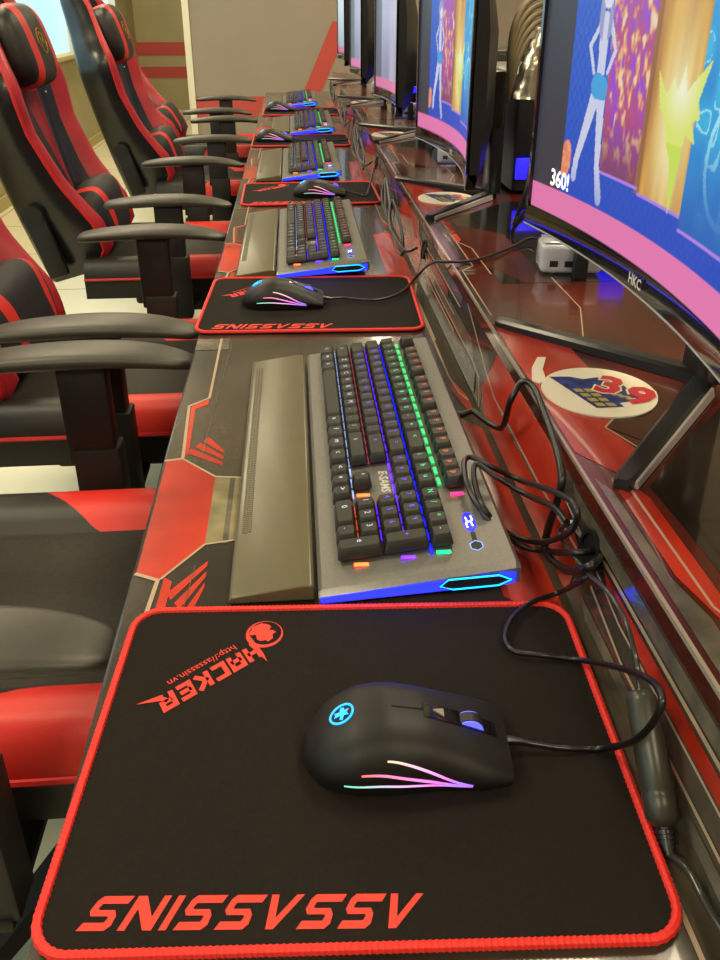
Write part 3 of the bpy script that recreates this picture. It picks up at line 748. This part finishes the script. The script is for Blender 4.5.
for k in range(NST):
    t = thing('computer_monitor', mlb[k], 'monitor', (mon_x[k], mon_y[k], ZS+.0007), 0, 'curved monitors along the shelf')
    z0 = ZS+(0, .02, .012, .008, 0)[k]
    fn = [pic, pic, pic_grey, pic_grey, pic_pale][k]
    nu, nv = [(340, 200), (150, 90), (60, 50), (40, 30), (30, 20)][k]
    s_, cols = make_screen(fn, nu, nv)
    lift(s_, z0).build('screen', vcol_mat('lit_screen', .82), t, colors=cols)
    # housing: curved slab, thicker in the middle of the back
    b = MB(); N = 24; rs = []
    for i in range(N+1):
        dy = MHW-2*MHW*i/N; e = abs(dy)/MHW
        th = .022+.03*(1-e**2)
        x0 = mx(dy)
        rs.append([(x0, dy, .959), (x0, dy, MZ1), (x0+.010, dy, MZ1+.002), (x0+th*.7, dy, MZ1-.03), (x0+th, dy, MZ1-.10), (x0+th, dy, 1.02), (x0+th*.7, dy, MZ0+.02), (x0+.012, dy, MZ0+.004)])
    b.rings(rs, 0); lift(b, z0).build('housing', M_blk, t, ang=40)
    b = MB(); rs = []
    for i in range(N+1):
        dy = MHW-2*MHW*i/N; x0 = mx(dy)
        rs.append([(x0-.001, dy, .959), (x0-.0035, dy, MZ0+.003), (x0-.002, dy, MZ0), (x0+.014, dy, MZ0+.001), (x0+.014, dy, .959)])
    b.rings(rs, 0); lift(b, z0).build('chin', M_bez, t, ang=40)
    b = MB(); b.tube([(mx(MHW-2*MHW*i/N, -.0032), MHW-2*MHW*i/N, MZ0+.001) for i in range(N+1)], .0011, 0, 6)
    lift(b, z0).build('chin_edge', mat('clear_edge_trim', '8F8A84', .15), t)
    for sgn in (-1, 1):
        dy = sgn*MHW; x0 = mx(dy); b = MB()
        b.box(x0-.003, x0+.002, min(dy, dy-sgn*.008), max(dy, dy-sgn*.008), .959, MZ1)
        lift(b, z0).build('bezel', M_bez, t, smooth=False)
    if k < 2:
        b = MB(); M = Matrix.Translation((mx(0)-.0042, .022, MZ0+.0075)) @ Matrix.Rotation(R(-90), 4, 'Z') @ Matrix.Rotation(R(90), 4, 'X')
        b.text('HKC', .014, M, bold=.0004); lift(b, z0).build('brand_lettering', M_wht, t, smooth=False)
    if k == 0:
        b = MB(); d0 = .043; dy = MHW-.008-d0
        M = Matrix.Translation((mx(dy)-.0022, dy, .9935)) @ Matrix.Rotation(R(-90)+math.atan(dy/CR), 4, 'Z') @ Matrix.Rotation(R(90), 4, 'X')
        b.text('360!', .026, M, bold=.0005, sp=.95)
        lift(b, z0).build('screen_lettering', mat('white_screen_text', 'F4F6FF', .4, emit=.9), t, smooth=False)
    # stand
    b = MB(); rs = []
    b.box(.375, .400, -.025, .025, .008, .20, 0, bev=.004)
    b.box(.345, .392, -.045, .045, .13, .23, 0, bev=.006); b.build('neck', M_foot, t)
    for tip in ((.226, .172), (.238, -.178)):
        a = Vector((.392, 0, 0)); e = Vector((tip[0], tip[1], 0)); d = (e-a).normalized(); n_ = Vector((-d.y, d.x, 0)); L = (e-a).length
        b = MB(); rs = []
        for f in (0, .03, .5, .97, 1):
            c = a+d*L*f; hw = .011-.003*f if .01 < f < .99 else .007-.001*f; hh = .013-.004*f
            rs.append([c+n_*hw, c+n_*hw+Vector((0, 0, hh-.003)), c+n_*(hw-.003)+Vector((0, 0, hh)), c-n_*(hw-.003)+Vector((0, 0, hh)), c-n_*hw+Vector((0, 0, hh-.003)), c-n_*hw])
        b.rings(rs, 0); ft = b.build('stand_foot', M_foot, t, ang=30)
        if tip[1] < 0:  # near leg: pale strip painted in for the reflection on its side
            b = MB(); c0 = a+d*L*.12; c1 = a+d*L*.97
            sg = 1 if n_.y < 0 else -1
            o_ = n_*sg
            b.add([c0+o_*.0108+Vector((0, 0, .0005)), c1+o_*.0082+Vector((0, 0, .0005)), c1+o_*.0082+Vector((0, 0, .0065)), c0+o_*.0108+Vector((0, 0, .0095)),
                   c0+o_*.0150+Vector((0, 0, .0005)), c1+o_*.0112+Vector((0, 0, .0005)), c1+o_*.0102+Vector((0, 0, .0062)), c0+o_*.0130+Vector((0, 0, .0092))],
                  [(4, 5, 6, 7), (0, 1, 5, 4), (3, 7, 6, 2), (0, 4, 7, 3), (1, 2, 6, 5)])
            b.build('foot_reflection', M_footl, ft, smooth=False, label='pale strip painted as the reflection on the side of the stand foot')

# ------------------------------------------------------------------ little boxes with blue glow, round number cards
for k in range(NST-1):
    hx_, hy = (.372, 1.05+P*k)
    t = thing('usb_hub', ['small white translucent box with blue glow beside the nearest monitor', 'small white box glowing under the second monitor', 'small white box glowing under the third monitor', 'tiny white box glowing under the fourth monitor'][k], 'usb hub', (hx_, hy, ZS+.0007), R(-8), 'white glowing hubs on the shelf')
    MB().box(-.042, .042, -.025, .025, .002, .042, 0, bev=.007, seg=3).build('body', M_hub, t)
    MB().box(-.038, .038, -.021, .021, .0425, .0445, 0, bev=.001).build('lid', mat('clear_lid', 'DAD7DE', .1, trans=.6), t)
    b = MB()
    for q in range(3): b.box(-.030+q*.02, -.019+q*.02, -.0262, -.0248, .012, .020)
    b.build('port', M_blkm, t, smooth=False)
    MB().box(.044, .075, -.02, .02, .004, .034, 0, bev=.004).build('blue_light', mat('soft_blue_led', '2A22FF', .4, emit=1.3), t)
    MB().box(.0, .018, -.044, -.0265, .0, .05, 0, bev=.002).build('plug', M_blkm, t)
cards = [(.280, .668), (.284, 1.512), (.272, 2.345), (.272, 3.18)]
for k, (x, y) in enumerate(cards):
    t = thing('number_card', ['round white card with the red number 39 on the shelf', 'round white card lying in front of the second monitor', 'round pale card lying in front of the third monitor', 'round pale card lying in front of the fourth monitor'][k], 'card', (x, y, ZS+.0007), R(-4), 'round number cards')
    n = 48; b = MB(); b.prism([(.0535*math.cos(2*math.pi*i/n), .0535*math.sin(2*math.pi*i/n)) for i in range(n)], 0, .0016)
    b.build('disc', M_white, t, smooth=False)
    if k == 0:
        b = MB(); b.prism([(-.052, .018), (-.044, .028), (-.042, .052), (-.032, .082), (-.041, .082), (-.052, .056), (-.058, .026)][::-1], 0, .0012); b.build('tail', M_white, t, smooth=False)
    b = MB()
    b.add([(x_, y_, .0018) for x_, y_ in ((-.040, .032), (-.012, -.036), (.014, -.034), (.012, -.026), (.034, -.02), (.03, -.004), (.026, .018), (.006, .030), (-.008, .026), (-.02, .032))], [list(range(10))])
    b.build('blue_picture', mat('blue_city_print', '34428F', .6, c2='141C4C', scale=90), t, smooth=False)
    b = MB()
    for i in range(4):
        for j in range(2): 
            px, py = -.024+.010*j+.004*i, .004-.010*i
            b.add([(px, py, .0021), (px+.008, py, .0021), (px+.010, py-.007, .0021), (px+.002, py-.007, .0021)], [(0, 3, 2, 1)])
    for i in range(3): b.add([(.008+.006*i, -.004-.004*i, .0021), (.013+.006*i, -.004-.004*i, .0021), (.015+.006*i, -.011-.004*i, .0021), (.010+.006*i, -.011-.004*i, .0021)], [(0, 3, 2, 1)])
    b.build('lit_windows', mat('yellow_print', 'A89A52', .6), t, smooth=False)
    if k == 0:
        for z, bo, m_ in ((.0022, .0040, M_white), (.0025, .0022, mat('red_print', 'C81E2C', .5))):
            b = MB()
            b.text('3', .052, Matrix.Translation((-.006, .002, z)) @ Matrix.Rotation(R(-28), 4, 'Z'), bold=bo)
            b.text('9', .052, Matrix.Translation((.016, -.022, z)) @ Matrix.Rotation(R(-28), 4, 'Z'), bold=bo)
            b.build('number_outline' if m_ is M_white else 'number', m_, t, smooth=False)
    else:
        b = MB()
        for cx_, cy_ in ((.020, .016), (.034, -.006)):
            n2 = 20; o_ = [(cx_+.012*math.cos(2*math.pi*i/n2), cy_+.012*math.sin(2*math.pi*i/n2), .0022) for i in range(n2)]; i_ = [(cx_+.005*math.cos(2*math.pi*i/n2), cy_+.005*math.sin(2*math.pi*i/n2), .0022) for i in range(n2)]
            b.add(o_+i_, [(i, (i+1) % n2, n2+(i+1) % n2, n2+i) for i in range(n2)])
        b.build('red_print', mat('red_print', 'C81E2C', .5), t, smooth=False)

# ------------------------------------------------------------------ chairs
def back_w(s): return smooth_tab([(0, .19), (.12, .205), (.3, .222), (.5, .248), (.62, .268), (.72, .255), (.80, .20), (.9, .165), (.97, .15), (1, .11)], s)
def back_f(s): return interp([(0, .07), (.07, .14), (.16, .145), (.32, .095), (.5, .07), (.65, .08), (.78, .06), (.9, .05), (1, .02)], s)
BL = .84
def make_chair(lean, label):
    t = thing('gaming_chair', label, 'chair', (0, 0, 0), 0, 'black and red gaming chairs')
    # seat
    b = MB(); NX, NY = 26, 34; rs = []
    ys = [-.254+.508*j/NY for j in range(NY+1)]
    def hz(y, u):
        a = abs(y); h = .462
        if a > .14: h += .036*math.sin(min(1, (a-.14)/.06)*math.pi/2)
        if a > .217: h -= .05*((a-.217)/.037)**2
        h -= .03*max(0, (u-.85)/.15)**2
        return h
    xs = [-.33+.59*i/NX for i in range(NX+1)]
    for i, x in enumerate(xs):
        u = i/NX
        rs.append([(x, ys[0], .385)]+[(x, y, hz(y, u)) for y in ys]+[(x, ys[-1], .385)])
    nn = NY+3
    def sm(i, j):
        if j == 0 or j >= NY+1: return 1
        y = (ys[j-1]+ys[min(j, NY)])/2; x = (xs[i]+xs[i+1])/2; a = abs(y)
        if a < .145: return 0
        return 2
    b.rings(rs, sm, close=True)
    mk = [-1 if not (1 <= j <= NY+1) else min(abs(ys[j-1])-.145, (x+.02)*.75+(abs(ys[j-1])-.145)*.9, .23-x) for x in xs for j in range(nn)]
    b.build('seat', [M_mesh, M_leath, mask_mat('black_red_leatherette', M_leath, M_redl)], t, ang=60, mask=mk)
    for sg in (-1, 1):
        b = MB(); b.tube([(x, sg*.255, .444-.03*max(0, (i/NX-.85)/.15)**2) for i, x in enumerate(xs)], .0045, 0, 6); b.build('seat_piping', M_pip, t)
    MB().box(-.2, .2, -.2, .2, .345, .386, 0, bev=.01).build('seat_pan', M_blkm, t)
    # backrest
    bk = bpy.data.objects.new('backrest', None)
    MBK = Matrix.Translation((-.355, 0, .44)) @ Matrix.Rotation(R(-lean), 4, 'Y')
    b = MB(); NS = 30; cols_ = [-1, -.93, -.84, -.72, -.64, -.58, -.4, -.2, 0, .2, .4, .58, .64, .72, .84, .93, 1]
    rs = []
    for i in range(NS+1):
        s = i/NS; w_ = back_w(s); f = back_f(s); z = BL*s; ring = []
        bow = -.012*math.sin(math.pi*min(1, s*1.4))
        for c in cols_:
            a = abs(c); d = f*max(0, min(1, (a-.6)/.26))**1.0 if a < .86 else f*(1-.25*((a-.86)/.14)**2)
            ring.append((d+bow, c*w_, z))
        for c, dd in ((1.0, -.075), (.85, -.10), (.4, -.11), (0, -.11), (-.4, -.11), (-.85, -.10), (-1.0, -.075)):
            ring.append((dd*(1-.35*s)+bow, c*w_, z))
        rs.append(ring)
    nc = len(cols_)
    def bmx(i, j):
        s = i/NS
        if j >= nc-1: return 1
        c = abs((cols_[j]+cols_[j+1])/2)
        if c > .70: return 2 if c < .97 else 1
        if c > .58: return 1
        return 4
    b.rings(rs, bmx, M=MBK)
    mk = []
    for i in range(NS+1):
        for c in cols_: mk.append(min((.62-i/NS)*1.5-abs(c), .55))
        mk += [-1]*7
    bo = b.build('backrest', [M_redd, mat('glossy_black_back', '15161A', .26, noise=.1, scale=30, spec=.7), mat('deep_red_leatherette', 'B42430', .45, noise=.12, scale=10, bump=.1, bscale=600), M_redd, mask_mat('crimson_charcoal_fabric', M_redd, mat('charcoal_fabric', '25222A', .7))], t, ang=70, mask=mk)
    for sg in (-1, 1):
        b = MB(); pts = []
        for i in range(NS+1):
            s = i/NS; w_ = back_w(s); f = back_f(s); bow = -.012*math.sin(math.pi*min(1, s*1.4))
            pts.append(MBK @ Vector((f*.75+bow, sg*w_, BL*s)))
        b.tube(pts, .0045, 0, 6); b.build('piping', M_pip, bo)
    # white print scribbles on the wings
    b = MB()
    for sg in (-1, 1):
        for i in range(6):
            s = .60+.028*i; w_ = back_w(s)*.52*sg
            b.box(.0235, .0245, w_-.010, w_+.008*(1+hsh(i, 2)), BL*s, BL*s+.006, 0, M=MBK)
    b.build('wing_print', M_wht, bo, smooth=False)
    # pillows
    b = MB(); Mp = MBK @ Matrix.Translation((.056, 0, .640))
    b.ell((0, 0, 0), .056, .155, .115, 0, 48, 20, .62)
    mk = [min(abs(v[1])-.060, .104-abs(v[1])) for v in b.v]; b.v = [tuple(Mp @ Vector(v)) for v in b.v]
    hp = b.build('headrest_pillow', mask_mat('pillow_black_red', M_leath, M_redl), t, ang=60, mask=mk)
    b = MB(); Me = Mp @ Matrix.Translation((.0575, 0, 0)) @ Matrix.Rotation(R(90), 4, 'Z') @ Matrix.Rotation(R(90), 4, 'X')
    b.tube([(.034*math.cos(2*math.pi*i/24), .034*math.sin(2*math.pi*i/24), -.001) for i in range(24)], .0018, 0, 6, M=Me, closed=True)
    b.strokes([[(-.018, -.018), (-.012, .012), (0, -.004), (.012, .012), (.018, -.018)], [(-.02, .016), (0, .024), (.02, .016)]], .006, Me)
    b.build('gold_emblem', M_gold, hp, label='round gold emblem on the pillow')
    b = MB(); Mp = MBK @ Matrix.Translation((.085, 0, .140))
    b.ell((0, 0, 0), .058, .175, .095, 0, 48, 20, .62)
    mk = [min(abs(v[1])-.085-.25*v[2]*v[2]/.095, .122+.1*v[2]-abs(v[1])) for v in b.v]; b.v = [tuple(Mp @ Vector(v)) for v in b.v]
    b.build('lumbar_pillow', mask_mat('lumbar_black_red', mat('blue_black_fabric', '1D1C22', .6, noise=.15, scale=30, bump=.15, bscale=700), M_redl), t, ang=60, mask=mk)
    # recliner hinges and arms
    for sg in (-1, 1):
        b = MB(); b.box(-.075, -.015, sg*.225-.012, sg*.225+.012, .02, .21, 0, bev=.008, M=MBK)
        b.cyl(MBK @ Vector((-.045, sg*.213, .21)), (0, sg, 0), .030, .026, 0, 24)
        b.build('recliner_cover', M_blkm, t)
        b = MB()
        rs = []
        for x, zt, hw, th in ((q0+.085, q1, q2, q3) for q0, q1, q2, q3 in ((-.315, .683, .020, .012), (-.31, .687, .034, .020), (-.25, .697, .040, .028), (-.16, .703, .043, .030), (-.08, .701, .043, .028), (-.02, .693, .038, .024), (.022, .680, .028, .018), (.038, .673, .014, .010))):
            y0 = sg*.312
            rs.append([(x, y0-hw, zt-th*.55), (x, y0-hw*.92, zt-th*.12), (x, y0-hw*.5, zt), (x, y0+hw*.5, zt), (x, y0+hw*.92, zt-th*.12), (x, y0+hw, zt-th*.55), (x, y0+hw*.85, zt-th), (x, y0-hw*.85, zt-th)])
        b.rings(rs, 0); ar = b.build('armrest', M_arm, t, ang=50)
        ar.modifiers.new('soft', 'SUBSURF').levels = 1; ar.modifiers['soft'].render_levels = 2
        b = MB()
        b.box(-0.095, -0.020, sg*.312-.018, sg*.312+.018, .50, .676, 0, bev=.004)
        b.box(-0.087, -0.013, sg*.312-.024, sg*.312+.024, .345, .53, 0, bev=.004)
        b.box(-0.080, -0.020, min(sg*.19, sg*.34), max(sg*.19, sg*.34), .335, .350, 0, bev=.003)
        b.build('arm_post', M_blkm, t)
    # mechanism, column and star base
    MB().box(-.12, .12, -.10, .10, .285, .344, 0, bev=.008).build('mechanism', M_steel, t)
    b = MB(); b.tube([(.0, -.08, .315), (.0, -.22, .31), (.01, -.275, .305)], .006, 0, 8); b.box(-.012, .03, -.33, -.27, .298, .314, 0, bev=.004); b.build('lever', M_blkm, t)
    b = MB(); b.cyl((0, 0, .10), (0, 0, 1), .026, .19, 0, 20); b.cyl((0, 0, .06), (0, 0, 1), .045, .06, 0, 20, .03); b.build('gas_column', M_steel, t)
    for i in range(5):
        a = R(72*i+20); d = Vector((math.cos(a), math.sin(a), 0)); n_ = Vector((-d.y, d.x, 0))
        b = MB(); rs = []
        for r_, z, hw, hh in ((.02, .10, .030, .02), (.12, .095, .026, .018), (.31, .066, .018, .011)):
            c = d*r_+Vector((0, 0, z)); rs.append([c-n_*hw-Vector((0, 0, hh)), c+n_*hw-Vector((0, 0, hh)), c+n_*hw*.7+Vector((0, 0, hh)), c-n_*hw*.7+Vector((0, 0, hh))])
        b.rings(rs, 0); lg = b.build('base_leg', M_blkm, t, ang=30)
        b = MB(); c = d*.30
        for q in (-1, 1): b.cyl(c+n_*(q*.014-.009)+Vector((0, 0, .026)), n_, .026, .018, 0, 18)
        b.build('caster', M_blk, lg)
    return t
ch = [(-.285, .865, 17, 0, 'nearest gaming chair, only its seat and arms showing beside the foreground mouse pad'), (-.29, 1.615, 15.5, 0, 'gaming chair second from the camera, its back cut off by the left edge'),
      (-.30, 2.58, 15.5, 0, 'third gaming chair from the camera with a gold emblem on its headrest pillow'), (-.26, 3.72, 16.5, 0, 'fourth gaming chair from the camera, its tall back against the olive wall'),
      (-.335, 4.68, 28, 0, 'farthest gaming chair, mostly its armrests showing by the cream post')]
for x, y, ln, rot, lab in ch:
    c = make_chair(ln, lab); c.location = (x, y, 0); c.rotation_euler.z = R(rot)

# ------------------------------------------------------------------ cables
def cable(name, pts, r, label, cat='cable', m_=None, n=8, parent=None, mbm=None):
    b = MB(); b.tube(spline(pts, 10), r, 0, n)
    o = b.build(name, m_ or M_cable, parent, ang=80)
    if label: tag(o, label, cat)
    return o
def A(px, py, z): return at(px, py, z)
def W(px, py, X=.1985, lift_=.0095):    # a point of a cable resting on the desk, the riser or the shelf
    d = FW + RT*((px-PCX)/FPX) - UP*((py-PCY)/FPX)
    p = Vector((0, 0, CAMH)) + d*(X/d.x)
    if p.z < ZD+lift_: return at(px, py, ZD+lift_)
    if p.z > ZS+.004: return at(px, py, ZS+.005)
    return p
b = MB(); b.tube([(.158, .765, ZD+.026), (.172, .765, ZD+.026), (.186, .770, ZD+.028)], lambda i: .005-.001*i, 0, 10)
b.tube(spline([(.184, .769, ZD+.028), A(500, 428, .785), W(510, 402), W(522, 382), W(534, 388), W(545, 415), W(556, 447), W(562, 478), W(556, 505), W(548, 530), W(546, 552), W(566, 570), W(590, 566), A(603, 553, .80)], 10), .0032, 0, 8)
tag(b.build('keyboard_cable', M_cable, ang=80), 'black keyboard lead looping over the shelf edge beside the nearest keyboard', 'cable')
b = MB()
b.tube(spline([A(601, 550, .80), W(575, 553), W(545, 551), W(520, 545), A(490, 522, .782), A(470, 492, .795), A(464, 466, .798), A(470, 457, .798), A(490, 466, .794), W(520, 480, .196), W(550, 490, .194), W(572, 502, .194), W(577, 518, .194), W(566, 534, .194), W(540, 542, .194), W(510, 534, .190), A(486, 512, .788), A(475, 484, .796), A(476, 464, .802), A(495, 476, .797), W(525, 494, .192), W(552, 506, .190), W(567, 522, .190)], 10), .0026, 0, 8)
tag(b.build('cable_loop', M_cable, ang=80), 'coiled thin black cable lying against the riser by the nearest keyboard', 'cable')
# lead of the nearest mouse (a child of the mouse)
pts = [mice[0].matrix_world @ Vector((0, ML/2+.010, .0075)), mice[0].matrix_world @ Vector((.001, ML/2+.022, .0055)), A(565, 748, .758), A(605, 748, .760), W(635, 740, .182), W(656, 718, .184), W(662, 697, .186), W(650, 680, .19), W(620, 668, .196), W(580, 660), W(540, 655), W(514, 651), W(505, 637), W(512, 618), W(530, 603), W(560, 592), W(585, 578), A(602, 560, .797)]
b = MB(); b.tube(local(mice[0], spline(pts, 10)), .0021, 0, 8); b.build('cable', M_cable, mice[0], ang=80)
# inline connector by the riser, with its two leads
t = thing('inline_connector', 'dark olive inline cable plug lying along the riser beside the foreground pad', 'cable plug', (0, 0, 0))
p0, p1 = W(640, 690, .196), W(664, 826, .1945)
d = (p1-p0); b = MB()
b.tube([p0+d*f for f in (0, .04, .08, .5, .74, .76, .78, .94, 1)], lambda i: (.006, .0082, .0094, .0096, .0096, .0090, .0096, .0094, .006)[i], 0, 16); b.build('body', M_inline, t, ang=60)
b = MB()
for i in range(5): b.cyl(p1+d*(.02+.035*i), d, .0056-.0004*i, .0022, 0, 12)
b.tube([p1, p1+d*.2], .0036, 0, 10); b.build('strain_relief', M_cable, t)
ML_ = mat('clear_grey_lead', '322F2B', .2)
b = MB(); b.tube(spline([p1+d*.19, W(688, 870), W(704, 900), W(728, 940), W(760, 975)], 10), .0024, 0, 8); b.build('lead', ML_, t, ang=80)
b = MB(); b.tube(spline([p0+d*.02, W(638, 672), W(634, 650), W(624, 618), W(606, 590), W(585, 570), W(566, 545), W(560, 530), W(572, 522)], 10), .0018, 0, 8)
b.build('lead', ML_, t, ang=80)
# leads and tangles at the farther places
for k in range(1, NST):
    mx_, my_, _ = mouse_pos[k]; y = P*k
    pts = [mice[1].matrix_world @ Vector((0, ML/2+.010, .0075)), A(345, 298, .760), A(375, 300, .760), A(398, 294, .760), W(412, 282), W(425, 268), W(436, 262), W(447, 262), W(470, 261), W(490, 256), W(512, 247), A(530, 238, .853), (.375, 1.16, .858), (.40, 1.20, .851)] if k == 1 else \
          [(mx_+.075, my_, .762), (mx_+.10, my_-.01, .7575), (.17, my_-.02, .7575), (.185, my_+.05, .765), (.200, my_+.10, .80)]
    b = MB(); b.tube(local(mice[k], spline(pts, 8)), .0022, 0, 6); b.build('cable', M_cable, mice[k], ang=80)
    b = MB()
    for q in range(3):
        o = .012*q; h1, h2 = hsh(k, q), hsh(q, k+3)
        b.tube(spline([(.186, .70+y+o, .775), (.182, .78+y+.1*h1, .80), (.192, .90+y, .83+.006*q), (.190, .80+y, .815), (.18, .64+y+.05*h2, .785), (.186, .56+y, .770), (.192, .60+y+o, .80), (.19, .74+y, .82+.01*h1), (.175, .66+y, .80), (.188, .54+y, .785), (.203, .497+y, .80)], 8), .0026, 0, 6)
    tag(b.build('cable_tangle', M_cable, ang=80), ['', 'tangled black cables beside the second keyboard', 'tangled black cables beside the third keyboard', 'tangled black cables beside the fourth keyboard', 'tangled black cables beside the farthest keyboard'][k], 'cable', 'cable tangles along the riser')
# ------------------------------------------------------------------ behind the monitors: cables, foil, small black computers
for k in range(3):
    y = 1.36+P*k
    t = thing('mini_computer', ['black computer case with blue light between the first two monitors', 'black computer case behind the second and third monitors', 'black computer case behind the farther monitors'][k], 'computer', (.505, y+.20, ZS+.0007), 0, 'black computer cases on the shelf')
    MB().box(-.09, .16, -.02, .34, .004, .22, 0, bev=.008).build('case', M_blk, t)
    MB().box(-.02, .15, -.026, -.0195, .02, .21, 0, bev=.002).build('front_panel', M_blkm, t)
    b = MB(); b.box(-.086, -.028, -.029, -.0255, .03, .07, 0, bev=.003)
    b.build('fan_light', mat('soft_blue_led', '2A22FF', .4, emit=1.3), t)
    b = MB()
    for q in range(4): b.box(-.0925, -.089, .12, .30, .03+.03*q, .045+.03*q)
    b.build('vent_slat', M_steel, t, smooth=False)
    cable('hanging_cable', [(.400, y-.06, 1.24), (.375, y-.10, 1.08), (.365, y-.12, .98), (.352, y-.14, .92), (.345, y-.12, .87), (.36, y-.06, .852), (.40, y+.02, .851)], .0035, 'black cable hanging down behind the %s monitor' % ['nearest', 'second', 'third'][k])
y = 1.50
b = MB()
for q in range(5):
    b.tube(spline([(.376-.001*q, y-.05, 1.03+.012*q), (.382-.002*q, y-.05, 1.085+.014*q), (.402-.002*q, y-.04, 1.125+.014*q), (.435, y-.02, 1.145+.013*q), (.52, y, 1.15+.012*q)], 8), .006, 0, 8)
b = b.build('cable_bundle', M_beige, ang=80); tag(b, 'arched khaki cable bundle behind the gap of the first two monitors', 'cable bundle')
b = MB(); rs = []
for i in range(14):
    f = i/13; c = Vector((.372+.020*f, 1.34+.01*f, 1.040+.105*f)); r0 = .018*(1-.75*f**2)+.003
    rs.append([c+Vector((r0*math.cos(a)*(1+.18*hsh(i, j)), r0*.6*math.sin(a)*(1+.2*hsh(j, i)), .004*hsh(i, j, 2))) for j, a in enumerate([2*math.pi*q/14 for q in range(14)])])
b.rings(rs, 0); tag(b.build('foil_pouch', M_foil, ang=20), 'crumpled silver foil pouch hanging behind the nearest monitor', 'foil pouch')
print('objects', len(bpy.data.objects))
